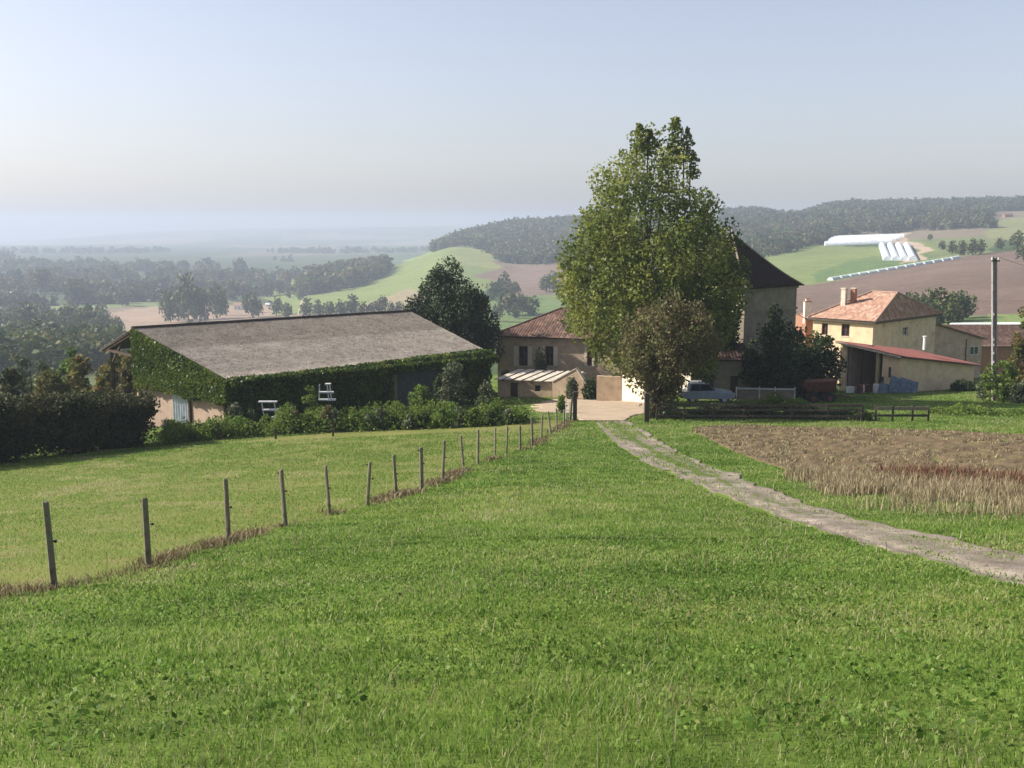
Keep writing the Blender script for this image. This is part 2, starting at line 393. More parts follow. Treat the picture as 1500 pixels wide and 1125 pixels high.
    C = cov.reshape(-1, 3)
    V = np.vstack([V, [[0, 0, g(0, 0)]]]); C = np.vstack([C, C[:1]])
    tri = np.stack([np.full(nA, len(V)-1), (np.arange(nA)+1) % nA, np.arange(nA)], -1)[:, ::-1]
    m, nt, N, L = newmat('ground_cover')
    a = nd(nt, 'ShaderNodeAttribute', attribute_name='cover')
    f = noise(nt, 2.2, 6, .7); f2 = noise(nt, .07, 5, .65)
    col = mixc(nt, .55, a.outputs['Color'], ramp(nt, f, [(.3, (.25, .25, .25)), (.7, (.8, .8, .75))]), 'OVERLAY')
    col = mixc(nt, .35, col, ramp(nt, f2, [(.3, (.3, .3, .3)), (.7, (.7, .7, .7))]), 'OVERLAY')
    f3 = noise(nt, .3, 5, .75); col = mixc(nt, .45, col, ramp(nt, f3, [(.32, (.25, .25, .25)), (.68, (.78, .78, .78))]), 'OVERLAY')
    finish(nt, col, .95, f, .5, .05, 0, .1)
    o = np_mesh('ground', V, [q, tri], m, smooth=True, cols=C)
    kind(o, 'structure'); return o
build_ground()
# lofted near sheets
def resample(pts, n):
    p = np.array([tuple(q)[:2] for q in pts]); d = np.concatenate([[0], np.cumsum(np.hypot(*np.diff(p, axis=0).T))])
    t = np.linspace(0, d[-1], n); x = np.interp(t, d, p[:, 0]); y = np.interp(t, d, p[:, 1])
    k = max(3, n//18)|1; kk = np.hanning(k+2)[1:-1]; kk /= kk.sum()
    def sm(v):
        pv = np.concatenate([2*v[0]-v[1:k//2+1][::-1], v, 2*v[-1]-v[-k//2:-1][::-1]])[:len(v)+2*(k//2)]
        return np.convolve(pv, kk, 'valid')
    return sm(x)[:n], sm(y)[:n]
def loft(name, Lp, Rp, n, m, mat, off=.03, jit=.15, attr=None, disp=None, cols=None):
    lx, ly = resample(Lp, n); rx, ry = resample(Rp, n)
    c = np.linspace(0, 1, m)[None, :]
    dx = rx-lx; dy = ry-ly; ln = np.hypot(dx, dy)
    jl = jit*(fbm(lx, ly, 1.1, 3, 61)-.5)*2/ln; jr = jit*(fbm(rx, ry, 1.1, 3, 71)-.5)*2/ln
    cc = (c*(1+jr[:, None]-jl[:, None])+jl[:, None])
    X = lx[:, None]+dx[:, None]*cc; Y = ly[:, None]+dy[:, None]*cc
    Z = G(X, Y)+off
    if disp is not None: Z = Z+disp(X, Y, c)
    # tuck the rim under the turf
    e = np.minimum(c, 1-c)*ln[:, None]; Z = Z-np.where(e < .001, off+.05, 0)
    V = np.stack([X, Y, Z], -1).reshape(-1, 3)
    i = np.arange(n-1)[:, None]*m; j = np.arange(m-1)[None, :]
    q = np.stack([i+j, i+j+1, i+m+j+1, i+m+j], -1).reshape(-1, 4)
    v0 = V[q[0]]; nz = np.cross(v0[1]-v0[0], v0[3]-v0[0])[2]
    if nz < 0: q = q[:, ::-1]
    at = attr(X, Y, np.broadcast_to(c, X.shape)) if attr else None
    o = np_mesh(name, V, [q], mat, smooth=True, attrs={k: v.ravel() for k, v in at.items()} if at else None)
    return o
TL = [(1760, 925), (1600, 888), (1500, 861), (1414, 835), (1350, 817), (1261, 797), (1214, 782), (1167, 767), (1116, 750), (1043, 724), (1005, 703), (958, 685), (907, 655), (877, 625), (866, 612)]
TR = [(1760, 868), (1600, 838), (1500, 816), (1414, 794), (1350, 778), (1287, 768), (1222, 750), (1133, 719), (1073, 693), (1013, 671), (967, 645), (930, 624), (908, 608)]
TLw = [GP(a, b) for a, b in TL]; TRw = [GP(a, b) for a, b in TR]
_tlx, _tly = resample(TLw, 400); _trx, _try = resample(TRw, 400)
def gravelmat(name, cols, grassy=True):
    m, nt, N, L = newmat(name)
    f = noise(nt, 1.1, 6, .7); col = ramp(nt, f, [(.3, cols[0]), (.55, cols[1]), (.75, cols[2])])
    peb = noise(nt, 28, 3, .8); col = mixc(nt, .6, col, ramp(nt, peb, [(.3, (.2, .2, .2)), (.7, (.85, .85, .85))]), 'OVERLAY')
    if grassy:
        ra = nd(nt, 'ShaderNodeAttribute', attribute_name='rut'); col = mixc(nt, ra.outputs['Fac'], col, mixc(nt, 1.0, col, (1.45, 1.42, 1.4), 'MULTIPLY'))
        a = nd(nt, 'ShaderNodeAttribute', attribute_name='turf'); nz = noise(nt, 5, 5, .75)
        ad = nd(nt, 'ShaderNodeMath', operation='ADD'); L.new(a.outputs['Fac'], ad.inputs[0]); L.new(nz, ad.inputs[1])
        gcol = ramp(nt, noise(nt, 9, 4, .7), [(.3, (.05, .085, .018)), (.7, (.12, .15, .035))])
        col = mixc(nt, ramp(nt, ad.outputs[0], [(.93, (0, 0, 0)), (1.0, (1, 1, 1))]), col, gcol)
    finish(nt, col, .95, peb, .6, .02, 0, .1); return m
def turf(x, y, c):
    s = np.clip((y-22)/18, 0, 1)          # the grassy crown is stronger towards the farm
    mid = np.exp(-((c-.5)/.15)**2)
    rut = np.exp(-((c-.24)/.1)**2)+np.exp(-((c-.76)/.1)**2)
    t = mid*(.32+.55*fbm(x, y, 2.5, 2, 15))*(.6+.6*s)+.35*np.clip(fbm(x, y, 1.4, 3, 25)-.5, 0, 1)*(1-s)
    edge = np.clip(1-np.minimum(c, 1-c)/.2, 0, 1)*(.25+.6*fbm(x, y, 1.3, 3, 27))
    return {'turf': t+edge, 'rut': rut*(.5+.5*fbm(x, y, 3, 2, 19))}
M['track'] = gravelmat('track_gravel', [(.11, .092, .073), (.19, .162, .132), (.28, .248, .208)])
trk = loft('track', TLw, TRw, 700, 36, M['track'], .035, .7, turf, disp=lambda X, Y, c: -.02*np.exp(-((c-.2)/.12)**2)-.02*np.exp(-((c-.8)/.12)**2)+.035*(fbm(X, Y, .3, 3, 5)-.5))
kind(trk, 'structure')
M['yard'] = gravelmat('yard_gravel', [(.29, .225, .16), (.37, .295, .215), (.43, .35, .26)], False)
YL = [GY(a, b) for a, b in [(849, 61.5), (846, 64), (845, 67), (790, 69), (770, 74), (800, 80), (822, 86)]]
YR = [GY(a, b) for a, b in [(925, 61), (932, 64), (945, 66), (958, 70), (962, 74), (966, 80), (960, 86)]]
kind(loft('farmyard', YL, YR, 120, 90, M['yard'], .05, 1.3), 'structure')
# pasture left of the post fence
POSTS = [(80, 733, 865, 11), (218, 727, 833, 11), (335, 700, 795, 9), (418, 687, 772, 9), (483, 682, 755, 7), (538, 676, 742, 7), (581, 666, 728, 6), (618, 655, 718, 7), (648, 645, 707, 5), (679, 638, 690, 4.5), (700, 629, 681, 5), (725, 627, 671, 4), (742, 624, 666, 3.5), (762, 624, 661, 4), (780, 610, 653, 4), (793, 608, 645, 3.5), (807, 603, 638, 4), (816, 598, 632, 4), (826, 600, 626, 3.5), (835, 583, 618, 4)]
FEN = [GP(a, c) for a, b, c, w in POSTS]
fl = [Vector((-9.5, 8, 0)), Vector((-7.8, 10.5, 0))]+FEN
M['pasture'] = surf('pasture_sward', (.1, .125, .022), (.15, .155, .035), .35, (.2, .15, .07), 1.2, bump=.6, bscale=9, bdist=.04)
PB = [GP(a, b) for a, b in [(-260, 720), (-100, 697), (0, 680), (120, 668), (235, 657), (320, 650), (420, 640), (520, 632), (620, 626), (720, 620), (800, 616)]]
pas = loft('pasture', [Vector((-15, 8, 0)), Vector((-24, 14, 0)), Vector((-30, 30, 0))]+PB, fl, 300, 140, M['pasture'], .03, .3)
kind(pas, 'structure')
def plough(X, Y, c):
    a = .26*(fbm(X, Y, .5, 3, 21)-.5)+.04*np.sin((X*.35+Y)*2*math.pi/1.1)
    return a*np.clip(np.minimum(c, 1-c)*12, 0, 1)
M['plough'] = surf('ploughed_soil', (.08, .058, .033), (.145, .105, .058), 1.3, (.15, .14, .055), 2.5, bump=.8, bscale=7, bdist=.07)
PFn = [GP(a, b) for a, b in [(1020, 634), (1060, 655), (1110, 676), (1190, 700), (1300, 716), (1420, 726), (1560, 738), (1800, 755)]]
PFf = [GP(a, b) for a, b in [(1020, 626), (1100, 624), (1200, 627), (1300, 629), (1400, 632), (1480, 636), (1600, 640), (1800, 645)]]
kind(loft('ploughed_field', PFn, PFf, 330, 110, M['plough'], .05, .4, disp=plough), 'structure')
PFP = [(p.x, p.y) for p in PFn]+[(p.x, p.y) for p in PFf[::-1]]
PASP = [(-15, 8), (-24, 14), (-30, 30)]+[(p.x, p.y) for p in PB]+[(p.x, p.y) for p in fl[::-1]]
YDP = [(p.x, p.y) for p in YL]+[(p.x, p.y) for p in YR[::-1]]
TRP = list(zip(_tlx, _tly))+list(zip(_trx[::-1], _try[::-1]))
# ------------------------------------------------------------------ grass
def track_c(x, y):
    "across-track coordinate (0..1 inside)"
    c = np.full(x.shape, -9.); m = inpoly(x, y, TRP); idx = np.nonzero(m)[0]
    if len(idx):
        mx = (_tlx+_trx)/2; my = (_tly+_try)/2
        for ch in np.array_split(idx, max(1, len(idx)//20000)):
            k = np.argmin((x[ch, None]-mx)**2+(y[ch, None]-my)**2, 1)
            dx = _trx[k]-_tlx[k]; dy = _try[k]-_tly[k]
            c[ch] = ((x[ch]-_tlx[k])*dx+(y[ch]-_tly[k])*dy)/(dx*dx+dy*dy)
    return c
def blades(x, y, h, w, tint, z0=None, lean=.5, tri=False):
    n = len(x); z = G(x, y)-.01 if z0 is None else z0
    a = rng.uniform(0, 2*math.pi, n); b = rng.uniform(0, 2*math.pi, n)
    sx = np.cos(a)*w/2; sy = np.sin(a)*w/2
    le = lean*h*rng.uniform(.15, 1.3, n); lx = np.cos(b)*le; ly = np.sin(b)*le
    if tri:
        V = np.empty((n, 3, 3)); V[:, 0] = np.stack([x-sx, y-sy, z], -1); V[:, 1] = np.stack([x+sx, y+sy, z], -1)
        V[:, 2] = np.stack([x+lx, y+ly, z+h], -1)
        return V.reshape(-1, 3), [np.arange(n*3).reshape(n, 3)], np.repeat(tint, 3)
    V = np.empty((n, 5, 3))
    V[:, 0] = np.stack([x-sx, y-sy, z], -1); V[:, 1] = np.stack([x+sx, y+sy, z], -1)
    V[:, 2] = np.stack([x+sx*.8+lx*.35, y+sy*.8+ly*.35, z+h*.6], -1); V[:, 3] = np.stack([x-sx*.8+lx*.35, y-sy*.8+ly*.35, z+h*.6], -1)
    V[:, 4] = np.stack([x+lx, y+ly, z+h*.95], -1)
    b0 = np.arange(n)[:, None]*5
    return V.reshape(-1, 3), [b0+np.array([0, 1, 2, 3]), b0+np.array([3, 2, 4])], np.repeat(tint, 5)
def scatter_grass(y0, y1, dens, name, label, tri, region='meadow'):
    # sampled evenly per unit of distance so that it thins with distance as its blades widen
    tot = 0; Ys = np.linspace(y0, y1, 60); wd = 1.15*Ys+6
    n = int(np.trapz(wd*dens/Ys, Ys))
    p = wd*dens/Ys; cdf = np.cumsum(p); cdf /= cdf[-1]
    y = np.interp(rng.uniform(0, 1, n), np.concatenate([[0], cdf]), np.concatenate([[y0], Ys]))
    x = rng.uniform(-.5, .5, n)*(1.15*y+6)
    c = track_c(x, y)
    keep = ~inpoly(x, y, PFP) & ~inpoly(x, y, YDP)
    inp = inpoly(x, y, PASP); keep &= inp if region == 'pasture' else ~inp
    s = np.clip((y-22)/18, 0, 1)
    crown = (np.abs(c-.5) < .09+.06*s) & (rng.uniform(0, 1, n) < .1+(.35+.9*s)*np.clip(fbm(x, y, 2.5, 2, 15)*2-.6, 0, 1))
    edge = (np.minimum(np.abs(c), np.abs(1-c)) < .04+.2*fbm(x, y, 1.2, 2, 44)) & (rng.uniform(0, 1, n) < .5)
    keep &= (c < -1) | crown | edge
    # beyond the meadow: leave the buildings' own footprint to the yard
    x = x[keep]; y = y[keep]; n = len(x)
    pt = fbm(x, y, 2.6, 3, 31); pl = fbm(x, y, 9, 2, 33); fn = fbm(x, y, .35, 2, 35)
    if region == 'pasture':
        h = (.035+.05*pt)*rng.uniform(.6, 1.4, n)+.0006*y
        t = .42+.35*pt+.3*pl-.25+rng.normal(0, .16, n)
        far = np.clip((y-38)/12, 0, 1); t = t-.15*far
        brown = fbm(x, y, 1.6, 3, 91) > .6
        t = np.where(brown, t+.35, t)
    else:
        h = (.022+.075*fn*pt+.04*np.clip(pl-.4, 0, 1))*rng.uniform(.5, 1.4, n)+.0009*y*np.clip(y/20, 0, 1)
        t = .48+.7*(pt-.5)+.5*(pl-.5)-.3*(fn-.5)+.5*(fbm(x, y, .9, 2, 37)-.5)+rng.normal(0, .16, n)
        dead = rng.uniform(0, 1, n) < .07+.6*np.clip(fbm(x, y, 1.7, 3, 93)-.52, 0, 1)*2
        t = np.where(dead, rng.uniform(.75, 1, n), t)
    w = np.maximum(.004, .00135*y)*rng.uniform(.7, 1.3, n)
    V, Fc, T = blades(x, y, h, w, np.clip(t, 0, 1), lean=.75, tri=tri)
    o = np_mesh(name, V, Fc, M['grass'], T)
    kind(o, 'stuff', label, 'grass'); return n
GD = 12500
ng = scatter_grass(3.2, 18, GD, 'meadow_grass', 'rough green meadow grass in front of the fence', False)
ng += scatter_grass(18, 72, GD*.8, 'meadow_grass', 'green meadow grass either side of the track', True)
ng += scatter_grass(9, 56, GD*.75, 'pasture_grass', 'short yellowish pasture grass beyond the post fence', True, 'pasture')
ng += scatter_grass(72, 108, GD*.5, 'yard_grass', 'rough grass around the farm buildings', True); print('blades', ng)
def leafquads(C, size, tint, flat=0, asp=1.5, rg=None):
    rg = rg or rng
    n = len(C); d = rg.normal(0, 1, (n, 3)); d[:, 2] *= (1-flat); d /= np.linalg.norm(d, axis=1)[:, None]
    e = rg.normal(0, 1, (n, 3)); e -= (e*d).sum(1)[:, None]*d; e /= np.linalg.norm(e, axis=1)[:, None]
    s = (size*rg.uniform(.6, 1.4, n))[:, None]
    V = np.empty((n, 4, 3)); V[:, 0] = C-d*s*asp/2; V[:, 1] = C+e*s/2; V[:, 2] = C+d*s*asp/2; V[:, 3] = C-e*s/2
    return V.reshape(-1, 3), np.arange(n*4).reshape(n, 4), np.repeat(np.clip(tint, 0, 1), 4)
# broad-leaved weeds in the foreground turf
def weeds():
    Cs = []; T = []
    for k in range(900):
        y = 3.3+rng.uniform(0, 1)**1.6*16; x = rng.uniform(-.52, .52)*(y+2)
        if fbm(np.array([x]), np.array([y]), 1.9, 2, 55)[0] < .5: continue
        if inpoly(np.array([x]), np.array([y]), PASP)[0] or inpoly(np.array([x]), np.array([y]), TRP)[0]: continue
        n = rng.integers(8, 34); r = rng.uniform(.06, .24)
        px = x+rng.normal(0, r, n); py = y+rng.normal(0, r, n); pz = G(px, py)+rng.uniform(.02, .1, n)
        Cs.append(np.stack([px, py, pz], -1)); T.append(np.full(n, rng.uniform(0, .5))+rng.normal(0, .15, n))
    C = np.vstack(Cs); T = np.concatenate(T)
    V, q, t = leafquads(C, np.full(len(C), .024), T, flat=.5, asp=1.6)
    kind(np_mesh('meadow_weeds', V, [q], M['grass'], t), 'stuff', 'broad-leaved weeds scattered low in the meadow turf', 'weeds')
weeds()
# dry growth under the post fence
def stalks():
    n = 5200; y = 3.4+rng.uniform(0, 1, n)**1.3*30; x = rng.uniform(-.52, .52, n)*(y+3); k = (fbm(x, y, 2.4, 3, 57) > .5) & ~inpoly(x, y, PASP) & (track_c(x, y) < -1); x = x[k]; y = y[k]; n = len(x)
    V, Fc, T = blades(x, y, rng.uniform(.1, .24, n), np.maximum(.003, .0007*y), rng.uniform(.3, 1, n), lean=.45)
    kind(np_mesh('dry_stalks', V, Fc, M['dry'], T), 'stuff', 'thin bleached stalks standing in the meadow turf', 'grass')
stalks()
def dryline():
    xs = []; ys = []; hs = []; ts = []
    pts = fl
    for i in range(len(pts)-1):
        a, b = pts[i], pts[i+1]; L_ = (b-a).length if i else 3; n = int(L_*260)
        t = rng.uniform(0, 1, n); px = a.x+(b.x-a.x)*t+rng.normal(-.1, .19, n); py = a.y+(b.y-a.y)*t+rng.normal(0, .3, n)
        cl = fbm(px, py, 1.6, 3, 88); k = rng.uniform(0, 1, n) < np.clip((cl-.42)*5, .05, 1)
        xs.append(px[k]); ys.append(py[k]); hs.append((.07+.24*np.clip(cl[k]-.35, 0, 1))*rng.uniform(.5, 1.5, k.sum())); ts.append(rng.uniform(0, 1, k.sum())**1.3*.8)
    x = np.concatenate(xs); y = np.concatenate(ys); h = np.concatenate(hs); t = np.concatenate(ts)
    V, Fc, T = blades(x, y, h, np.maximum(.006, .0012*y), t, lean=.7)
    kind(np_mesh('dry_weeds', V, Fc, M['dry'], T), 'stuff', 'dead brown weeds along the foot of the post fence', 'weeds')
dryline()
def strip_stalks(front, back, n, hmin, hmax, mat, name, label, tmin=0, tmax=1, wf=.0013, cl0=.35):
    fx, fy = resample([GP(a, b) for a, b in front], 200); bx, by = resample([GP(a, b) for a, b in back], 200)
    i = rng.integers(0, 200, n); t = np.clip(rng.normal(.5, .27, n), -.25, 1.3)
    x = fx[i]*(1-t)+bx[i]*t+rng.normal(0, .35, n); y = fy[i]*(1-t)+by[i]*t+rng.normal(0, .35, n)
    cl = fbm(x, y, 2.2, 3, 99); k = rng.uniform(0, 1, n) < np.clip((cl-cl0)*5, .05, 1)*np.clip(i/50., .15, 1)
    x = x[k]; y = y[k]; cl = cl[k]; n = len(x)
    h = rng.uniform(hmin, hmax, n)*(.6+.8*cl)
    V, Fc, T = blades(x, y, h, np.maximum(.006, wf*y), rng.uniform(tmin, tmax, n), lean=.35)
    kind(np_mesh(name, V, Fc, mat, T), 'stuff', label, 'weeds')
strip_stalks([(1180, 702), (1260, 738), (1350, 748), (1440, 756), (1520, 765), (1700, 780)], [(1150, 680), (1230, 698), (1330, 706), (1420, 708), (1520, 712), (1700, 720)], 26000, .06, .4, M['dry'], 'dry_grass', 'tall bleached grass between the track and the ploughed plot', .2, .95, .0008, .42)
strip_stalks([(1270, 702), (1340, 706), (1420, 711), (1520, 716), (1700, 726)], [(1270, 690), (1330, 690), (1420, 693), (1520, 697), (1700, 705)], 4800, .15, .4, M['redweed'], 'red_weeds', 'dark red dock weeds behind the bleached grass', 0, 1, .0009, .42)
# stubble on the plot
def stubble():
    n = 30000; fx, fy = resample(PFn, 200); bx, by = resample(PFf, 200); i = rng.integers(0, 200, n); t = rng.uniform(.02, .98, n)
    x = fx[i]*(1-t)+bx[i]*t+rng.normal(0, .1, n); y = fy[i]*(1-t)+by[i]*t
    k = fbm(x, y, 1.1, 3, 12) > .47; x = x[k]; y = y[k]; n = len(x)
    V, Fc, T = blades(x, y, rng.uniform(.04, .16, n), .0016*y, np.clip(rng.normal(.5, .25, n), 0, 1), G(x, y)+.03, .9, True)
    kind(np_mesh('stubble', V, Fc, M['dry'], T), 'stuff', 'straw and regrowth littering the ploughed plot', 'stubble')
stubble()
# ------------------------------------------------------------------ plants
def crown_pts(prof, H, nclump, cr, per, rg, depth=1.0, shell=.5, up=1.25, thin=0):
    """prof: list of (height fraction, left, right) in metres around the stem; returns leaf centres, tint, clump centres"""
    ph = np.array([p[0] for p in prof]); pl = np.array([p[1] for p in prof]); pr = np.array([p[2] for p in prof])
    hh = np.linspace(ph[0], ph[-1], 200); wd = np.maximum(np.interp(hh, ph, pr)-np.interp(hh, ph, pl), .05)
    cdf = np.cumsum(wd**1.6); cdf /= cdf[-1]
    f = np.interp(rg.uniform(0, 1, nclump), cdf, hh)
    a = rg.uniform(0, 2*math.pi, nclump); r = rg.uniform(0, 1, nclump)**shell
    L_ = np.interp(f, ph, pl); R_ = np.interp(f, ph, pr); hw = (R_-L_)/2
    rr = np.maximum(hw-cr*.55, .05)*r
    C = np.stack([(L_+R_)/2+np.cos(a)*rr, np.sin(a)*rr*depth, f*H], -1)
    cs = cr*rg.uniform(.6, 1.25, nclump)
    lc = []; lt = []
    for i in range(nclump):
        n = max(4, int(per*rg.uniform(.5, 1.35)*(cs[i]/cr)**2*(1-thin*f[i]**2))); d = rg.normal(0, 1, (n, 3)); d /= np.linalg.norm(d, axis=1)[:, None]
        q = d*(rg.uniform(.25, 1, n)**.55)[:, None]*cs[i]; q[:, 2] *= up
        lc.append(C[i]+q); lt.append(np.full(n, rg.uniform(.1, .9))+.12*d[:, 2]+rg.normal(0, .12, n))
    return np.vstack(lc), np.concatenate(lt), C
def tree(name, label, cat, base, H, prof, nclump, cr, per, leaf, mat, group=None, trunk=None, limbs=10, seed=1, depth=1.0, shell=.5, up=1.25, asp=1.4, thin=0):
    rg = np.random.default_rng(seed); base = Vector(base)
    root = empty(name, base, label, cat, group)
    lc, lt, C = crown_pts(prof, H, nclump, cr, per, rg, depth, shell, up, thin)
    k = lc[:, 2] > .05; lc = lc[k]; lt = lt[k]
    V, q, t = leafquads(lc, np.full(len(lc), leaf), lt, rg=rg, asp=asp)
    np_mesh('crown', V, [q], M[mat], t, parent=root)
    if trunk:
        mb = MB(); tr = trunk; top = prof[-1][0]*H*.82
        cx = np.interp(.8, [p[0] for p in prof], [(p[1]+p[2])/2 for p in prof])
        pts = [Vector((0, 0, -.3))]+[Vector((cx*(i/5)**1.3+rg.normal(0, tr*.25), rg.normal(0, tr*.25), top*i/5)) for i in range(1, 6)]
        mb.tube([p for p in pts], [tr*1.25]+[tr*(1-.8*i/5) for i in range(1, 6)], 8)
        sel = rg.choice(len(C), min(limbs, len(C)), replace=False)
        for i in sel:
            c = Vector(C[i]); zz = max(.12*top, c.z*rg.uniform(.35, .7)); f = min(zz/top, 1)
            s = Vector((cx*f**1.3, 0, zz)); mid = s.lerp(c, .5)+Vector((0, 0, -.06*(c-s).length))
            r0 = tr*.45*(1-.6*f); mb.tube([s, mid, c], [r0, r0*.6, r0*.2], 5)
        L0 = W(root); mb.v = [tuple(Vector(p)+L0) for p in mb.v]
        mb.build('trunk', M['bark'], root, smooth=True)
    return root
def bush(name, label, cat, base, H, wl, wr, nclump, cr, per, leaf, mat, group=None, seed=1, depth=.8, shape='round', stem=True):
    if shape == 'round': prof = [(.02, wl*.75, wr*.75), (.35, wl, wr), (.7, wl*.8, wr*.8), (1, wl*.25, wr*.25)]
    else: prof = [(.02, wl*.9, wr*.9), (.6, wl, wr), (.9, wl*.85, wr*.85), (1, wl*.5, wr*.5)]
    return tree(name, label, cat, base, H, prof, nclump, cr, per, leaf, mat, group, trunk=.05 if stem else None, limbs=5, seed=seed, depth=depth, shell=.45, up=1)
def px(n, Y): return n/F*Y
def prof_from(rows, cx, base, Y):
    "outline rows (photo y, left, right) turned into metres round a stem standing at column cx"
    zt = P(cx, rows[-1][0], Y).z; H = zt-base.z
    out = []
    for r, l, rr in rows:
        out.append(((P(cx, r, Y).z-base.z)/H, px(l-cx, Y)/1.0, px(rr-cx, Y)))
    return H, out
# the poplar
b = GY(955, 76)
H, pr = prof_from([(570, 930, 1000), (545, 890, 1040), (500, 850, 1078), (460, 818, 1090), (420, 808, 1094), (380, 806, 1088), (340, 828, 1072), (300, 838, 1044), (270, 852, 1018), (240, 878, 1004), (210, 908, 998), (196, 925, 996)], 955, b, 76)
t = tree('poplar_tree', 'tall yellow-green poplar towering over the farmhouse yard', 'tree', b, H, pr, 500, .9, 185, .175, 'poplar', trunk=.38, limbs=60, seed=3, shell=.4, up=1.45, thin=.6)
# leading shoots at its top, carried by the same crown
rg = np.random.default_rng(77)
def shoots(root, defs, Y, leaf, mat, per):
    L0 = W(root); cs = []; ts = []
    for (sx, s0, s1, r) in defs:
        mb = MB()
        n = int((s0-s1)*per*r/10)
        t_ = rg.uniform(0, 1, n); sy = s0+(s1-s0)*t_; wd = r*(1-.75*t_**2)*(.25+1.3*fbm(sy, np.full(n, sx*1.), 9, 2, 7))
        a = rg.uniform(0, 6.28, n); q = rg.uniform(0, 1, n)**.6*wd
        z = np.array([P(sx, v, Y).z for v in sy]); x = px(sx-750, Y)*np.ones(n)
        cs.append(np.stack([x+px(1, Y)*q*np.cos(a), np.full(n, Y)+px(1, Y)*q*np.sin(a), z+.0*a], -1)-np.array(L0)); ts.append(np.clip(rg.normal(.5, .2, n), 0, 1))
        mb.tube([P(sx, s0+40, Y), P(sx+1, (s0+s1)/2, Y), P(sx, s1+3, Y)], [.07, .04, .015], 5); mb.build('branch', M['bark'], root)
    C = np.vstack(cs); V, q, t_ = leafquads(C, np.full(len(C), leaf), np.concatenate(ts), rg=rg)
    np_mesh('leading_shoots', V, [q], M[mat], t_, parent=root)
shoots(t, [(984, 240, 172, 17), (1001, 236, 186, 12), (932, 225, 182, 22), (948, 228, 190, 15), (1010, 262, 226, 13)], 76, .18, 'poplar', 5)
# russet tree in front of it
b = GP(952, 614)
Yb = b.y
H, pr = prof_from([(592, 940, 975), (575, 932, 996), (558, 912, 1014), (540, 898, 1038), (510, 890, 1058), (480, 900, 1060), (460, 925, 1040), (446, 955, 1015), (440, 972, 1000)], 952, b, Yb)
tree('plum_tree', 'small russet-leaved tree by the yard entrance, in front of the poplar', 'tree', b, H, pr, 190, .62, 100, .13, 'brownleaf', trunk=.2, limbs=40, seed=5, shell=.5)
b = GP(978, 608)
bush('roadside_bush', 'low dark bush at the foot of the russet tree', 'bush', b, 1.1, -1.1, .8, 14, .4, 80, .12, 'hedge', seed=51)
# conifer behind the barn
b = GY(668, 93)
H, pr = prof_from([(545, 640, 700), (520, 600, 735), (490, 590, 742), (460, 588, 728), (440, 600, 722), (420, 618, 705), (404, 628, 696), (394, 638, 688)], 668, b, 93)
tree('cypress_tree', 'broad dark conifer behind the end of the barn roof', 'tree', b, H, pr, 330, .72, 170, .15, 'conifer', trunk=.35, limbs=10, seed=8, shell=.36, up=1.5)
# dark evergreens by the tower
for i, (cx, Y, rows, nc, lab, mt) in enumerate([
    (1128, 81, [(585, 1100, 1160), (550, 1086, 1172), (515, 1090, 1172), (485, 1098, 1164), (462, 1110, 1148), (450, 1122, 1138)], 120, 'dark evergreen against the wall of the pointed tower', 'darkleaf'),
    (1192, 83, [(580, 1165, 1222), (560, 1158, 1230), (535, 1156, 1234), (515, 1160, 1230), (502, 1172, 1222), (494, 1182, 1208)], 110, 'dark evergreen between the tower and the open shed', 'darkleaf'),
    (1160, 86, [(570, 1130, 1190), (540, 1128, 1192), (510, 1138, 1184), (488, 1150, 1176)], 60, 'dark evergreen standing behind the two others beside the tower', 'darkleaf'),
    (1056, 83.6, [(575, 1035, 1075), (530, 1030, 1082), (490, 1036, 1084), (440, 1052, 1080), (425, 1060, 1074)], 80, 'dark tree half hidden by the poplar, left of the tower corner', 'darkleaf')]):
    b = GY(cx, Y); H, pr = prof_from(rows, cx, b, Y)
    tree('evergreen_tree', lab, 'tree', b, H, pr, nc, .6, 90, .17, mt, 'dark evergreens beside the tower', trunk=.16, limbs=12, seed=20+i, shell=.45)
# left hedge
def hedge():
    a = GP(-120, 696); b_ = GP(236, 652); n = 42
    root = None; cs = []; ts = []; rg = np.random.default_rng(4)
    L_ = (b_-a); side = Vector((-L_.y, L_.x, 0)).normalized()
    for i in range(560):
        t_ = rg.uniform(0, 1)**.9; p = a+L_*t_; p = p+side*(rg.uniform(0, 2.6)+.2)
        Hh = P(0, 570, 46).z-g(P(0, 570, 46).x, 46); Hh = 3.0*(1-.06*t_)+.5*(fbm(np.array([p.x]), np.array([p.y]), 2.5, 2, 7)[0]-.5)*2
        z = rg.uniform(.0, 1)**.75*Hh; r = rg.uniform(.35, .62); n_ = int(120*r/.5)
        d = rg.normal(0, 1, (n_, 3)); d /= np.linalg.norm(d, axis=1)[:, None]; q = d*(rg.uniform(.3, 1, n_)**.5)[:, None]*r
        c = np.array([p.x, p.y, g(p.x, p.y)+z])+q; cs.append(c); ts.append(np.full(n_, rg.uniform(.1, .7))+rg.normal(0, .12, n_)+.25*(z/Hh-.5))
    C = np.vstack(cs); k = C[:, 2] > G(C[:, 0], C[:, 1]); C = C[k]; T = np.concatenate(ts)[k]
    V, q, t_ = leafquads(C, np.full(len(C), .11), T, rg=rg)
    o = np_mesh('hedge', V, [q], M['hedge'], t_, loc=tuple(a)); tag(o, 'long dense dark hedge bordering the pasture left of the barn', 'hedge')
hedge()
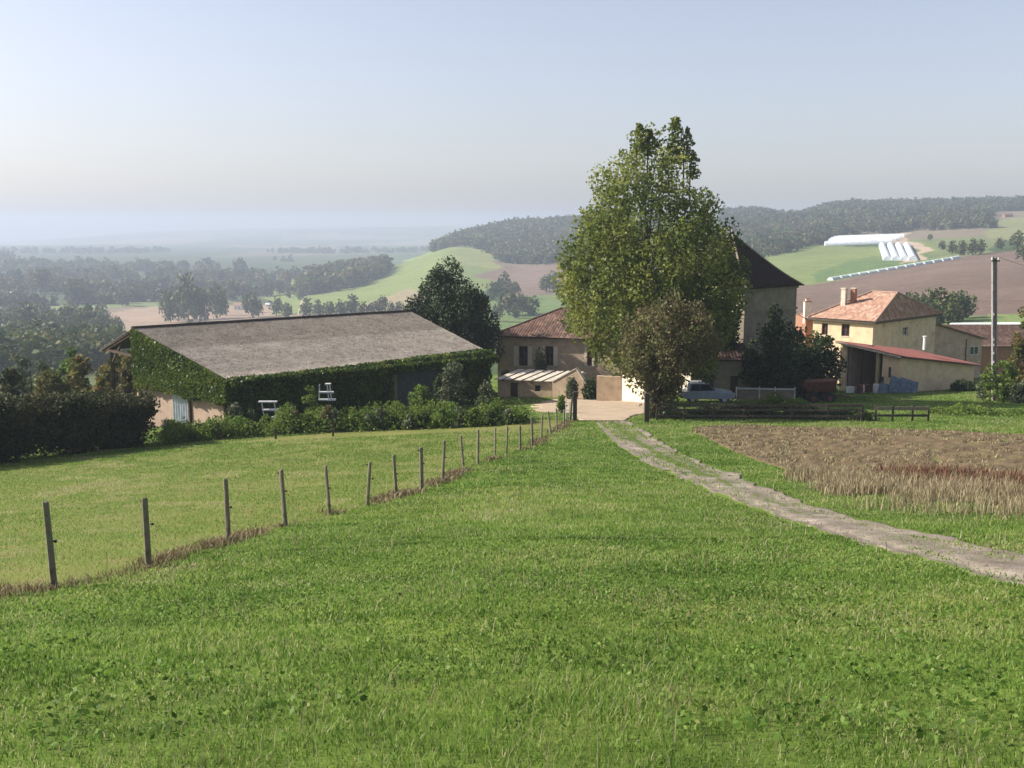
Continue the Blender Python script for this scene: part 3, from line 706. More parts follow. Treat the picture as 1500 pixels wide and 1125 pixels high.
# bushes behind the hedge
spec = [(20, 66, 545, 34, 'hedge'), (75, 74, 540, 36, 'autumn'), (122, 78, 524, 38, 'autumn'), (60, 84, 532, 30, 'olive'), (165, 84, 520, 34, 'autumn'), (148, 70, 556, 28, 'autumn'), (188, 76, 545, 26, 'brownleaf'), (-30, 74, 535, 40, 'hedge'), (105, 92, 515, 32, 'bright'), (25, 98, 522, 38, 'olive'), (172, 96, 512, 26, 'autumn'), (196, 90, 505, 22, 'autumn')]
words_ = ['broad dark bush at the far left behind the hedge', 'yellowing bush behind the middle of the hedge', 'tall yellowing bush behind the hedge, toward the barn', 'grey-green bush rising behind the left part of the hedge',
  'golden-brown bush just left of the barn canopy', 'low ochre bush touching the back of the hedge', 'reddish-brown bush at the barn end of the hedge', 'dark bush at the frame edge behind the hedge', 'bright green bush farther behind the hedge', 'pale olive bush in the second rank behind the hedge', 'yellow bush seen through the open barn canopy', 'golden bush behind the barn corner post']
for i, ((sx, Y, top, hw, mt), lb) in enumerate(zip(spec, words_)):
    b = GY(sx, Y); H = P(sx, top, Y).z-b.z
    bush('wild_bush', lb, 'bush', b, H, -px(hw, Y), px(hw, Y), 44, px(9, Y), 80, .2, mt, 'bushes behind the long hedge', seed=100+i, stem=True)
# ------------------------------------------------------------------ building kit
def up(v): return Vector((0, 0, v))
def wall_boxes(mb, O, u, inn, L_, H, ops=(), th=.3, mi=0, z0=-.6):
    us = sorted({0, L_}|{o[0] for o in ops}|{o[1] for o in ops}); zs = sorted({z0, H}|{o[2] for o in ops}|{o[3] for o in ops})
    for zi in range(len(zs)-1):
        z1, z2 = zs[zi], zs[zi+1]; run = None
        for ui in range(len(us)):
            hole = ui == len(us)-1 or any(o[0] <= us[ui] < o[1] and o[2] <= z1 < o[3] for o in ops)
            if not hole and run is None: run = us[ui]
            if hole and run is not None:
                mb.box(O+u*run+up(z1), u*(us[ui]-run), inn*th, up(z2-z1), mi); run = None
def window(parent, O, u, inn, o, frame='frame', shutters=None, bars=1, recess=.14):
    w = o[1]-o[0]; h = o[3]-o[2]; B = O+u*o[0]+up(o[2])+inn*recess
    f = MB(); t = .07
    f.box(B, u*w, inn*.05, up(t)); f.box(B+up(h-t), u*w, inn*.05, up(t)); f.box(B+up(t), u*t, inn*.05, up(h-2*t)); f.box(B+u*(w-t)+up(t), u*t, inn*.05, up(h-2*t))
    f.box(B+u*(w/2-.035)+up(t), u*.07, inn*.05, up(h-2*t))
    for k in range(bars): f.box(B+u*t+up(h*(k+1)/(bars+1))-inn*.0, u*(w/2-.035-t), inn*.04, up(.035)); f.box(B+u*(w/2+.035)+up(h*(k+1)/(bars+1)), u*(w/2-.035-t), inn*.04, up(.035))
    fo = f.build('window', M[frame], parent)
    p = MB(); p.box(B+inn*.055+u*.01+up(.01), u*(w-.02), inn*.01, up(h-.02)); p.build('pane', M['glass'], fo)
    s = MB(); s.box(B-u*.05-inn*(recess+.05)-up(.08), u*(w+.1), inn*(recess+.05), up(.078)); s.build('sill', M['stone'], fo)
    if shutters:
        for side in (-1, 1):
            m_ = MB(); sw = w/2
            o0 = O+u*(o[0]-sw-.03 if side < 0 else o[1]+.03)+up(o[2])-inn*.055
            m_.box(o0, u*sw, inn*.035, up(h))
            for zz in (.15, .5, .85): m_.box(o0+up(h*zz-.05)-inn*.025+u*.03, u*(sw-.06), inn*.023, up(.1))
            m_.build('shutter', M[shutters], fo)
def roof_patch(name, eL, eR, vup, uL, uR, mat, parent, per=.26, amp=.045, row=.42, rb=.025, shear=0, th=.07, nrows=None):
    """eaves from eL to eR; vup: vector from eaves to ridge; top edge spans uL..uR along the eaves direction"""
    eL = Vector(eL); eR = Vector(eR); vup = Vector(vup); d = eR-eL; L_ = d.length; du = d/L_
    n_ = du.cross(vup).normalized()
    if n_.z < 0: n_ = -n_
    V_ = vup.length; nu = max(8, int(L_/per*6)); rows = max(1, int(round(V_/row)))
    us = np.linspace(0, L_, nu+1)
    vm = np.ones_like(us)
    if uL > 1e-6: vm = np.minimum(vm, us/uL)
    if uR < L_-1e-6: vm = np.minimum(vm, (L_-us)/(L_-uR))
    vs = []
    for r in range(rows): vs += [r/rows, (r+.97)/rows]
    vs.append(1.0); vs = np.array(vs); nv = len(vs)
    U, VV = np.meshgrid(us, vs, indexing='ij'); VE = np.minimum(VV, vm[:, None])
    fr = (VE*rows) % 1.0; hgt = amp*np.abs(np.sin(math.pi*U/per))+rb*(1-fr)+.012*(fbm(U, VE*V_, .8, 2, 3)-.5)
    pos = np.array(eL)+U[..., None]*np.array(du)+VE[..., None]*np.array(vup)+hgt[..., None]*np.array(n_)
    Vt = pos.reshape(-1, 3); uv = np.stack([U, VE*V_], -1).reshape(-1, 2)
    i = np.arange(nu)[:, None]*nv; j = np.arange(nv-1)[None, :]
    q = np.stack([i+j, i+nv+j, i+nv+j+1, i+j+1], -1).reshape(-1, 4)
    keepq = (VE[:-1, :-1] < vm[:-1, None]-1e-9).reshape(-1) | (VE[1:, :-1] < vm[1:, None]-1e-9).reshape(-1)
    q = q[keepq]
    a, b_, c = Vt[q[0][0]], Vt[q[0][1]], Vt[q[0][2]]
    if np.cross(b_-a, c-a) @ np.array(n_) < 0: q = q[:, ::-1]
    # deck under the covering
    base = len(Vt); pk = [eL, eR]+([eL+du*uR+vup] if abs(uR-uL) > 1e-6 else [])+[eL+du*uL+vup]
    dk = [np.array(p-n_*.01) for p in pk]+[np.array(p-n_*(.01+th)) for p in pk]; k = len(pk)
    Vt = np.vstack([Vt, dk]); uv = np.vstack([uv, np.zeros((2*k, 2))])
    fs = [q]; mi = [0]*len(q)
    if k == 4: fs += [np.array([[base, base+1, base+2, base+3], [base+7, base+6, base+5, base+4]])]
    else: fs += [np.array([[base, base+1, base+2], [base+5, base+4, base+3]])]
    mi += [1, 1]
    sd = [[base+x, base+(x+1) % k, base+k+(x+1) % k, base+k+x] for x in range(k)]
    fs += [np.array(sd)]; mi += [1]*k
    L0 = W(parent)
    return np_mesh(name, Vt, fs, [mat, M['fascia']], parent=parent, loc=tuple(L0), midx=mi, uv=uv)
def chimney(parent, p, w, d, h, mat='brick', pot=True, cap='stone', yaw=.78):
    mb = MB(); u = Vector((math.cos(yaw), math.sin(yaw), 0)); v = Vector((-math.sin(yaw), math.cos(yaw), 0))
    o = Vector(p)-u*w/2-v*d/2
    mb.box(o-up(.6), u*w, v*d, up(h+.6)); mb.box(o-u*.05-v*.05+up(h), u*(w+.1), v*(d+.1), up(.09), 1)
    if pot: mb.box(o+u*w*.2+v*d*.2+up(h+.09), u*w*.6, v*d*.6, up(.22), 0); mb.box(o+u*w*.1+v*d*.1+up(h+.31), u*w*.8, v*d*.8, up(.05), 1)
    return mb.build('chimney', [M[mat], M[cap]], parent)
def ivy_leaves(cs, name, label, mat='ivy', leaf=.13, group=None):
    C = np.vstack(cs); V, q, t_ = leafquads(C, np.full(len(C), leaf), np.clip(.5+1.1*(fbm(C[:, 0]+C[:, 1]*.7, C[:, 2], 1.3, 3, 3)-.5)+rng.normal(0, .2, len(C)), 0, 1))
    o = np_mesh(name, V, [q], M[mat], t_, loc=tuple(C.mean(0))); tag(o, label, 'ivy', group)
def quadpts(a, b_, c, d, n, thick=.15, normal=None, edge=.0):
    "random points on bilinear patch a(0,0) b(1,0) c(1,1) d(0,1)"
    s = rng.uniform(-edge, 1+edge, n)[:, None]; t_ = rng.uniform(-edge, 1+edge, n)[:, None]
    p = (np.array(a)*(1-s)+np.array(b_)*s)*(1-t_)+(np.array(d)*(1-s)+np.array(c)*s)*t_
    return p+np.array(normal)*rng.uniform(0, thick, n)[:, None] if normal is not None else p
# ------------------------------------------------------------------ the barn
A = P(335, 557, 64); B = P(727, 522, 80); R1 = P(195, 481, 71.5); R2 = P(600, 456, 87.5); E1 = P(147, 511, 75.5)
_n = (B-A).cross(R1-A)
_lo, _hi = 84.0, 100.0
for _ in range(40):
    _m = (_lo+_hi)/2
    if (P(600, 456, _m)-A).dot(_n)*(P(600, 456, 100.)-A).dot(_n) > 0: _hi = _m
    else: _lo = _m
R2 = P(600, 456, _lo); print('ridge end', _lo); E2 = E1+(R2-R1)
barn = empty('barn', Vector((A.x, A.y, g(A.x, A.y))), 'long ivy-clad barn with a weathered grey corrugated roof', 'barn')
du = (B-A).normalized(); rake = (R1-A)
# parallelogram front slope: split so that its columns run with the rake
def barn_slope(eL, eR, tL, tR, name):
    eL, eR, tL, tR = map(Vector, (eL, eR, tL, tR))
    L_ = (eR-eL).length; V_ = (tL-eL).length; nu = int(L_/.18*5); vs = []
    rows = max(2, int(V_/1.5))
    for r in range(rows): vs += [r/rows, (r+.985)/rows]
    vs.append(1.); vs = np.array(vs); us = np.linspace(0, 1, nu+1); U, VV = np.meshgrid(us, vs, indexing='ij')
    e = np.array(eL)+(np.array(eR)-np.array(eL))*U[..., None]; tt = np.array(tL)+(np.array(tR)-np.array(tL))*U[..., None]
    n_ = (eR-eL).cross(tL-eL).normalized(); n_ = n_ if n_.z > 0 else -n_
    fr = (VV*rows) % 1.
    hg = .03*np.sin(2*math.pi*U*L_/.18)+.02*(1-fr)+.015*(fbm(U*L_, VV*V_, 3, 2, 3)-.5)
    pos = (e*(1-VV[..., None])+tt*VV[..., None])+hg[..., None]*np.array(n_); Vt = pos.reshape(-1, 3); nv = len(vs)
    i = np.arange(nu)[:, None]*nv; j = np.arange(nv-1)[None, :]
    q = np.stack([i+j, i+nv+j, i+nv+j+1, i+j+1], -1).reshape(-1, 4)
    base = len(Vt); pk = [eL, eR, tR, tL]; dk = [np.array(p-n_*.05) for p in pk]+[np.array(p-n_*.13) for p in pk]
    fs = [q, np.array([[base, base+1, base+2, base+3], [base+7, base+6, base+5, base+4], [base, base+1, base+5, base+4], [base+1, base+2, base+6, base+5], [base+2, base+3, base+7, base+6], [base+3, base, base+4, base+7]])]
    uv = np.vstack([np.stack([U*L_, VV*V_], -1).reshape(-1, 2), np.zeros((8, 2))])
    return np_mesh(name, np.vstack([Vt, dk]), fs, [M['cement'], M['fascia']], parent=barn, loc=tuple(W(barn)), midx=[0]*len(q)+[1]*6, uv=uv)
rf = barn_slope(A, B, R1, R2, 'roof')
barn_slope(E1, E2, R1, R2, 'rear_roof')
mb = MB(); mb.tube([R1+up(.05)-du*.1, R2+up(.05)+du*.1], .11, 6); mb.build('ridge_cap', M['fascia'], barn)
inn = Vector((-du.y, du.x, 0)).normalized()
rk = Vector((rake.x, rake.y, 0)); rn = rk.normalized()      # along the gable, away from A
gA = g(A.x, A.y)
# long wall, set 0.5 m under the eaves
O = A+rn*.5+du*.3; O.z = gA
mb = MB(); Lw = (B-A).length-.6
dzu = Vector((du.x, du.y, 0)).normalized()
wall_boxes(mb, O, dzu, rn, Lw, A.z-gA-.18, [(13.2, 17.2, -.6, 2.7)], .25, z0=-1.6)
mb.build('wall', M['ashlar'], barn)
mb = MB()
for k in range(26): mb.box(O+dzu*(13.22+k*.153)+rn*.06+up(-.4), dzu*.145, rn*.05, up(3.08))
mb.box(O+dzu*13.3+rn*.0+up(1.9), dzu*3.8, rn*.05, up(.12))
M['dulldoor'] = surf('dull_door_boards', (.045, .055, .062), (.09, .1, .11), 4, bump=.3)
mb.build('door', M['dulldoor'], barn)
# gable wall: clay lower part with posts and a corrugated sheet door, upper part follows the rake
rz = rake.z/rk.length; GLn = rk.length
O2 = A+rn*.5+du*.25; O2.z = g(O2.x, O2.y)
def gable_h(s): return A.z+rz*s-.2
mb = MB(); n = 12; s0, s1 = .5, GLn-.1
for k in range(n):
    a_, b_ = s0+(s1-s0)*k/n, s0+(s1-s0)*(k+1)/n
    p = A+rn*a_+du*.25; q = A+rn*b_+du*.25; lo = gA+2.1
    mb.prism([Vector((p.x, p.y, lo)), Vector((q.x, q.y, lo)), Vector((q.x, q.y, gable_h(b_))), Vector((p.x, p.y, gable_h(a_)))], du*.12)
mb.build('gable_boarding', M['timber'], barn)
mb = MB(); p = A+rn*.5+du*.28; p.z = gA-1.5
Lc = GLn-.7
mb.box(p, rn*(Lc*.42), du*.2, up(3.55)); mb.build('wall', M['clay'], barn); mb = MB(); mb.box(p+rn*(Lc*.62), rn*(Lc*.36), du*.2, up(3.55)); mb.build('wall', M['clay'], barn)
mb = MB()
q = p+rn*(Lc*.42)-du*.04+up(1.0)
nn = 60; w_ = Lc*.2
for k in range(nn):
    t0, t1 = k/nn, (k+1)/nn; d0, d1 = .05*math.sin(t0*w_/.3*6.28), .05*math.sin(t1*w_/.3*6.28)
    mb.add([q+rn*w_*t0+du*d0, q+rn*w_*t1+du*d1, q+rn*w_*t1+du*d1+up(2.5), q+rn*w_*t0+du*d0+up(2.5)], [(0, 1, 2, 3)])
mb.box(q+du*.06, rn*w_, du*.03, up(2.5))
mb.build('sheet_door', M['steel'], barn)
for s_, mt, hh in ((.41, 'timber', 2.2), (.02, 'timber', 3.2)):
    mb = MB(); q = p+rn*(Lc*s_)-du*.16; mb.box(q, rn*.18, du*.15, up(hh+1.5)); mb.build('post', M[mt], barn)
mb = MB(); q = A+rn*(GLn-.25)+du*.0; z0 = g(q.x, q.y); mb.box(Vector((q.x, q.y, z0-.3)), rn*.2, du*.2, up(gable_h(GLn-.25)-z0+.15)); mb.build('post', M['paletimber'], barn)
# canopy posts on the open far side
for k in range(5):
    q = E1+(E2-E1)*(k/4.)+(R1-E1)*.22+du*(.3 if k < 4 else -.5); gz = g(q.x, q.y)
    mb = MB(); mb.box(Vector((q.x-.09, q.y-.09, gz-.4)), (.18, 0, 0), (0, .18, 0), up(q.z-.2-gz+.4)); mb.build('post', M['timber'], barn)
    if k == 0: mb = MB(); mb.beam(Vector((q.x, q.y, q.z-1.3)), q+(R1-E1)*.33-up(.3), .12, .12); mb.build('brace', M['timber'], barn)
mb = MB(); mb.beam(E1+du*.15-up(.2), R1+du*.15-up(.22), .12, .2); mb.beam(E1+(R1-E1)*.15+du*.15-up(.3), A.lerp(R1, 1.0)+du*.15+Vector((0, 0, E1.z-R1.z-.1)), .1, .16)
mb.beam(A+du*.1-up(.17), R1+du*.1-up(.17), .08, .2); mb.build('truss', M['timber'], barn)
mb = MB(); ep = A+du*.1; mb.beam(ep-up(.16), B-du*.1-up(.16), .14, .12); mb.build('gutter', M['fascia'], barn)
# ivy on the gable and the long wall
cs = []
nrm = -np.array(du)
zb = gA+1.75
a_ = A+rn*.0; 
for k in range(24):
    s_a, s_b = GLn*k/24, GLn*(k+1)/24-.12*(k == 23)
    pa = A+rn*s_a+du*.1; pb = A+rn*s_b+du*.1
    lo = zb+.5*(fbm(np.array([k*1.]), np.array([0.]), 2, 2, 9)[0]-.5)
    cs.append(quadpts((pa.x, pa.y, lo), (pb.x, pb.y, lo), (pb.x, pb.y, gable_h(s_b)+.1), (pa.x, pa.y, max(gable_h(s_a)+.1, lo+.2)), int(170*max(.4, gable_h(s_a)-lo)*GLn/24*6), .38, nrm, .02))
ivy_leaves(cs, 'climbing_ivy', 'sunlit ivy covering the gable end of the barn', leaf=.15)
cs = []
npn = -np.array(rn)
for k in range(40):
    s_a = Lw*k/40; s_b = Lw*(k+1)/40; pa = O+dzu*s_a; pb = O+dzu*s_b; top = A.z-gA+.05
    low = -.8 if not (12.5 < s_a < 17) else 2.3
    cs.append(quadpts(tuple(pa+up(low)), tuple(pb+up(low)), tuple(pb+up(top)), tuple(pa+up(top)), int(260*(top-low)*Lw/40), .35, npn))
    f = .35+1.1*fbm(np.array([s_a]), np.array([3.]), 4, 2, 2)[0]*(s_a/Lw)
    ea = A+(B-A)*(k/40); eb = A+(B-A)*((k+1)/40)
    f = max(.12, f-.3)*1.9; cs.append(quadpts(tuple(ea-rn*.1), tuple(eb-rn*.1), tuple(eb+rake*(.08*f)+up(.02)), tuple(ea+rake*(.08*f)+up(.02)), int(120*f), .09, (0, 0, 1)))
    cs.append(quadpts(tuple(ea-rn*.1-up(.5)), tuple(eb-rn*.1-up(.5)), tuple(eb-rn*.1+up(.1)), tuple(ea-rn*.1+up(.1)), 60, .3, npn))
ivy_leaves(cs, 'climbing_ivy', 'shaded ivy draping the long wall and lower roof edge of the barn', leaf=.15)
# ------------------------------------------------------------------ farmhouse
hu = Vector((.94, -.34, 0)).normalized(); hi = Vector((-hu.y, hu.x, 0))
Yh = 96; O = P(729, 560, Yh); O.z = g(O.x, O.y); base = O.copy()
ez = P(735, 493, Yh-.4).z; He = ez-base.z+.05
def hx(sx):  # along-wall coordinate of a photo column
    t = (sx-750)/F*1.0; d = (t*O.y-O.x)/(hu.x-t*hu.y); return d
def hz(sx, sy):
    q = O+hu*hx(sx); return P(sx, sy, q.y).z-base.z
house = empty('farmhouse', base, 'two-storey beige farmhouse with red tiled roof and shutters', 'house')
ops = []
for a_, b_, t_, l_ in ((760, 773, 507, 536), (799, 811, 507, 536), (861, 868, 509, 536), (905, 917, 509, 536)):
    ops.append((hx(a_), hx(b_), hz((a_+b_)/2, l_), hz((a_+b_)/2, t_)))
ops += [(hx(880), hx(893), 0.0, 2.1)]
Lh = hx(985); Dh = 9
mb = MB(); wall_boxes(mb, O, hu, hi, Lh, He, ops, .4); mb.build('wall', M['stucco'], house)
mb = MB(); wall_boxes(mb, O+hi*.4, hi, hu, Dh-.8, He, (), .4); wall_boxes(mb, O+hi*(Dh-.4), hu, hi, Lh, He, (), .4); mb.build('wall', M['stucco'], house); mb = MB(); wall_boxes(mb, O+hu*(Lh-.4)+hi*.4, hi, hu, Dh-.8, He, (), .4); mb.build('wall', M['stucco'], house)
for o in ops[:4]: window(house, O, hu, hi, o, 'frame', 'shutter', 2)
mb = MB(); o = ops[4]
for k in range(5): mb.box(O+hu*(o[0]+.01+k*(o[1]-o[0]-.02)/5)+hi*.15, hu*((o[1]-o[0]-.02)/5-.01), hi*.05, up(2.08))
mb.build('door', M['frame'], house)
ov = .45; eL = O-hu*ov-hi*ov+up(He); eR = O+hu*(Lh+ov)-hi*ov+up(He); W_ = Dh+2*ov; pitch = .46; hr = W_/2*pitch; LL = (eR-eL).length
roof_patch('roof', eL, eR, hi*W_/2+up(hr), W_/2*1.05, LL-W_/2, M['tile_house'], house)
e2L = eR+hi*W_; e2R = eL+hi*W_
roof_patch('roof', e2L, e2R, -hi*W_/2+up(hr), W_/2, LL-W_/2*1.05, M['tile_house'], house)
roof_patch('roof', e2R, eL, hu*W_/2*1.05+up(hr), W_/2, W_/2, M['tile_house'], house)
roof_patch('roof', eR, e2L, -hu*W_/2+up(hr), W_/2, W_/2, M['tile_house'], house)
mb = MB()
a_ = eL+hi*W_/2+hu*W_/2*1.05+up(hr); b_ = eL+hi*W_/2+hu*(LL-W_/2)+up(hr)
for s_, e_ in ((a_, b_), (eL, a_), (e2R, a_), (eR, b_), (e2L, b_)): mb.tube([s_+up(.06), e_+up(.06)], .1, 6)
mb.build('ridge_tiles', M['tile_house'], house)
# lean-to in front with sunlit sheet roof
O3 = GY(729, 87); u3 = Vector((.95, -.3, 0)).normalized(); i3 = Vector((.3, .95, 0)).normalized()
lean = empty('lean_to', O3, 'low beige lean-to with pale sheet roof against the farmhouse front', 'outbuilding')
L3 = px(84, 86); H3 = P(745, 557, 86.5).z-O3.z
mb = MB(); wall_boxes(mb, O3, u3, i3, L3, H3, [(1.1, 1.75, .0, 1.35), (3.2, 3.7, .7, 1.2)], .25); mb.build('wall', M['stucco'], lean)
mb = MB(); mb.box(O3+u3*1.12+i3*.1, u3*.61, i3*.05, up(1.33)); mb.build('door', M['timber'], lean)
mb = MB(); mb.box(O3+u3*3.2+i3*.14+up(.7), u3*.5, i3*.03, up(.5)); mb.build('window', M['glass'], lean)
zt = P(790, 543, 89).z-O3.z
for k in range(7):
    w_ = L3*1.3/7; o = O3+u3*(k*w_-.25)-i3*.2+up(H3+.02*(k % 2)); v_ = i3*3.3+u3*1.1+up(zt-H3)
    mb = MB(); mb.box(o, u3*(w_-.28), v_, up(.05)); mb.build('roof_sheet', M['stone'], lean)
    mb = MB(); mb.box(o+u3*(w_-.27)-up(.06), u3*.26, v_, up(.04)); mb.build('gutter', M['fascia'], lean)
# sunlit end wall right of the lean-to
O4 = GY(809, 85)
gw = empty('garden_wall', O4, 'sloping-topped beige garden wall right of the lean-to', 'wall')
u4 = Vector((.9, -.43, 0)).normalized(); i4 = Vector((.43, .9, 0)).normalized(); L4 = px(56, 84)
mb = MB(); h0 = P(809, 560, 85).z-O4.z; h1 = P(845, 541, 84).z-O4.z; h2 = P(862, 566, 83.6).z-O4.z
mb.prism([O4-up(.5), O4+u4*L4-up(.5), O4+u4*L4+up(h2), O4+u4*(L4*.68)+up(h1), O4+up(h0)], i4*.35); mb.build('masonry', M['stucco'], gw)
mb = MB(); mb.beam(O4+up(h0+.06)+i4*.17, O4+u4*(L4*.68)+up(h1+.06)+i4*.17, .45, .08); mb.beam(O4+u4*(L4*.68)+up(h1+.06)+i4*.17, O4+u4*L4+up(h2+.06)+i4*.17, .45, .08); mb.build('coping', M['stone'], gw)
# yard wall and bright pillar
O5 = GY(874, 80.5)
yw = empty('yard_wall', O5, 'beige yard wall ending in a bright sunlit return by the drive', 'wall')
h5 = P(890, 552, 80).z-O5.z; L5 = px(38, 80)
mb = MB(); u5 = Vector((.96, -.28, 0)); wall_boxes(mb, O5, u5, Vector((.28, .96, 0)), L5, h5, (), .35); mb.build('masonry', M['stucco'], yw)
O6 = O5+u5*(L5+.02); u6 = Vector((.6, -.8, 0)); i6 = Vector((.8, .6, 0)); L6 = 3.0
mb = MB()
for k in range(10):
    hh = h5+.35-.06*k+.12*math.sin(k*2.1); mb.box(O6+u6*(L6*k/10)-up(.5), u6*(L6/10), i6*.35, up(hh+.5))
mb.build('return_wall', M['sunlit_stone'], yw)  # sunlit brightness is painted into this wall's colour
# ------------------------------------------------------------------ pointed tower
c45 = math.sqrt(.5)
T0 = GY(1087, 85); tw = empty('dovecote_tower', T0, 'square stone tower with steep dark pointed roof behind the poplar', 'tower')
tu = Vector((c45, c45, 0)); tv = Vector((-c45, c45, 0))
St = px(100, 88)/c45
ze = P(1173, 418, 85+St*c45).z-T0.z
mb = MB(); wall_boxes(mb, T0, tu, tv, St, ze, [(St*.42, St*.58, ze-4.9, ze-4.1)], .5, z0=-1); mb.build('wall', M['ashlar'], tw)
mb = MB(); wall_boxes(mb, T0+tv*St, -tv, tu, St-.5, ze, [(St*.4, St*.55, ze-4.5, ze-3.5)], .5, z0=-1); mb.build('wall', M['sunlit_stone'], tw)  # sun-facing wall painted lighter than the other three, light baked into colour
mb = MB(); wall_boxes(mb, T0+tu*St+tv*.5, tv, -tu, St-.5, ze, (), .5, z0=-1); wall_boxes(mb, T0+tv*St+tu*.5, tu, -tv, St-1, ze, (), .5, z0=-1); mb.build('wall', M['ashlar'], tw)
mb = MB()
for zz, hh, o_ in ((ze-2.0, .16, .1), (ze-2.35, .1, .05), (ze-.2, .2, .12)):
    mb.box(T0-tu*o_-tv*o_+up(zz), tu*(St+2*o_), tv*o_, up(hh)); mb.box(T0-tu*o_+up(zz), tu*o_, tv*(St+o_), up(hh)); mb.box(T0+tu*St+up(zz), tu*o_, tv*(St+o_), up(hh)); 
mb.build('string_course', M['ashlar'], tw)
cen = T0+tu*St/2+tv*St/2; za = P(1090, 342, cen.y).z-T0.z; hr = za-ze
lev = []
for k in range(15):
    f = k/14.; r = (St/2+.42)*((1-f)*(.89)+.11*(1-f)**4); lev.append((f, max(r, .04)))
for si, (a_, b_) in enumerate(((-1, -1), (1, -1), (1, 1), (-1, 1))):
    na = (1, -1, -1, 1)[si], (-1, -1, 1, 1)[si]
cor = [(-1, -1), (1, -1), (1, 1), (-1, 1)]
V = []; Fq = []; nsd = 24
for k, (f, r) in enumerate(lev):
    for si in range(4):
        a_ = cor[si]; b_ = cor[(si+1) % 4]
        for m_ in range(nsd):
            t_ = m_/nsd; p = cen+tu*r*(a_[0]*(1-t_)+b_[0]*t_)+tv*r*(a_[1]*(1-t_)+b_[1]*t_); V.append((p.x, p.y, T0.z+ze+hr*f))
n_ = 4*nsd
for k in range(14):
    for m_ in range(n_): Fq.append((k*n_+m_, k*n_+(m_+1) % n_, (k+1)*n_+(m_+1) % n_, (k+1)*n_+m_))
rfo = np_mesh('roof', V, [np.array(Fq), np.array([list(range(n_))[::-1]])], M['slate'], parent=tw, loc=tuple(T0))
for si in range(4):
    a_ = cor[si]; mb = MB(); pts = [cen+tu*r*a_[0]+tv*r*a_[1]+up(ze+hr*f+.02) for f, r in lev]
    mb.tube(pts, .08, 6); mb.build('hip_ridge', M['ashlar'], rfo)
mb = MB(); mb.tube([cen+up(za-.15), cen+up(za+.15), cen+up(za+.3), cen+up(za+.75)], [.14, .17, .07, .03], 8); mb.build('finial', M['ashlar'], rfo)
# annex between tower and poplar
O7 = GY(1012, 81.5); an = empty('annex', O7, 'low shaded stone annex between the farmhouse and the tower', 'outbuilding')
L7 = px(82, 81.5); H7 = P(1050, 527, 81.5).z-O7.z
mb = MB(); wall_boxes(mb, O7, Vector((1, 0, 0)), Vector((0, 1, 0)), L7, H7, [(px(18, 82), px(34, 82), .8, 2.0), (px(58, 82), px(70, 82), 0, 1.9)], .35); mb.build('wall', M['ashlar'], an)
window(an, O7, Vector((1, 0, 0)), Vector((0, 1, 0)), (px(18, 82), px(34, 82), .8, 2.0), 'tarp', None, 1)
mb = MB(); mb.box(O7+Vector((px(58, 82)+.01, .15, 0)), (px(12, 82)-.02, 0, 0), (0, .05, 0), up(1.88)); mb.build('door', M['timber'], an)
roof_patch('roof', O7+Vector((-.3, -.4, H7)), O7+Vector((L7+.3, -.4, H7)), Vector((0, 3.0, 1.0)), 0, L7+.6, M['tile_house'], an)
# ------------------------------------------------------------------ right-hand cream house
C0 = P(1275, 560, 105); C0.z = g(C0.x, C0.y)
ch = empty('cream_house', C0, 'cream rendered house with orange hipped tile roof and two brown windows', 'house')
au = Vector((.8, .6, 0)); av = Vector((-.6, .8, 0))
av = Vector((-.70, .714, 0)).normalized(); au = Vector((.714, .70, 0)).normalized()
def alongto(O, d, sx): t = (sx-750)/F; return (t*O.y-O.x)/(d.x-t*d.y)
La = alongto(C0, au, 1372); Lv = alongto(C0, av, 1192); Hc = P(1275, 471, 105).z-C0.z
wops = []
for a_, b_, t_, l_ in ((1205, 1214, 474, 491), (1234, 1246, 475, 493)):
    s0 = alongto(C0, av, b_); s1 = alongto(C0, av, a_); q = C0+av*s0; wops.append((s0, s1, P(a_, l_, q.y).z-C0.z, P(a_, t_, q.y).z-C0.z))
mb = MB(); wall_boxes(mb, C0, av, au, Lv, Hc, wops, .35); mb.build('wall', M['cream'], ch)
rops = []
for a_, b_, t_, l_ in ((1322, 1330, 480, 492),):
    s0 = alongto(C0, au, a_); s1 = alongto(C0, au, b_); q = C0+au*s0; rops.append((s0, s1, P(a_, l_, q.y).z-C0.z, P(a_, t_, q.y).z-C0.z))
mb = MB(); wall_boxes(mb, C0+au*.35, au, av, La-.35, Hc, rops, .35); wall_boxes(mb, C0+au*La+av*.35, av, -au, Lv-.35, Hc, (), .35); wall_boxes(mb, C0+av*Lv+au*.35, au, -av, La-.7, Hc, (), .35); mb.build('wall', M['cream'], ch)
for o in wops: window(ch, C0, av, au, o, 'frame', None, 1)
window(ch, C0+au*.35, au, av, rops[0], 'offwhite', None, 1)
ov = .4; k0 = C0-au*ov-av*ov+up(Hc); kA = C0+au*(La+ov)-av*ov+up(Hc); kV = C0-au*ov+av*(Lv+ov)+up(Hc); kAV = kA+av*(Lv+2*ov)
La2 = La+2*ov; Lv2 = Lv+2*ov
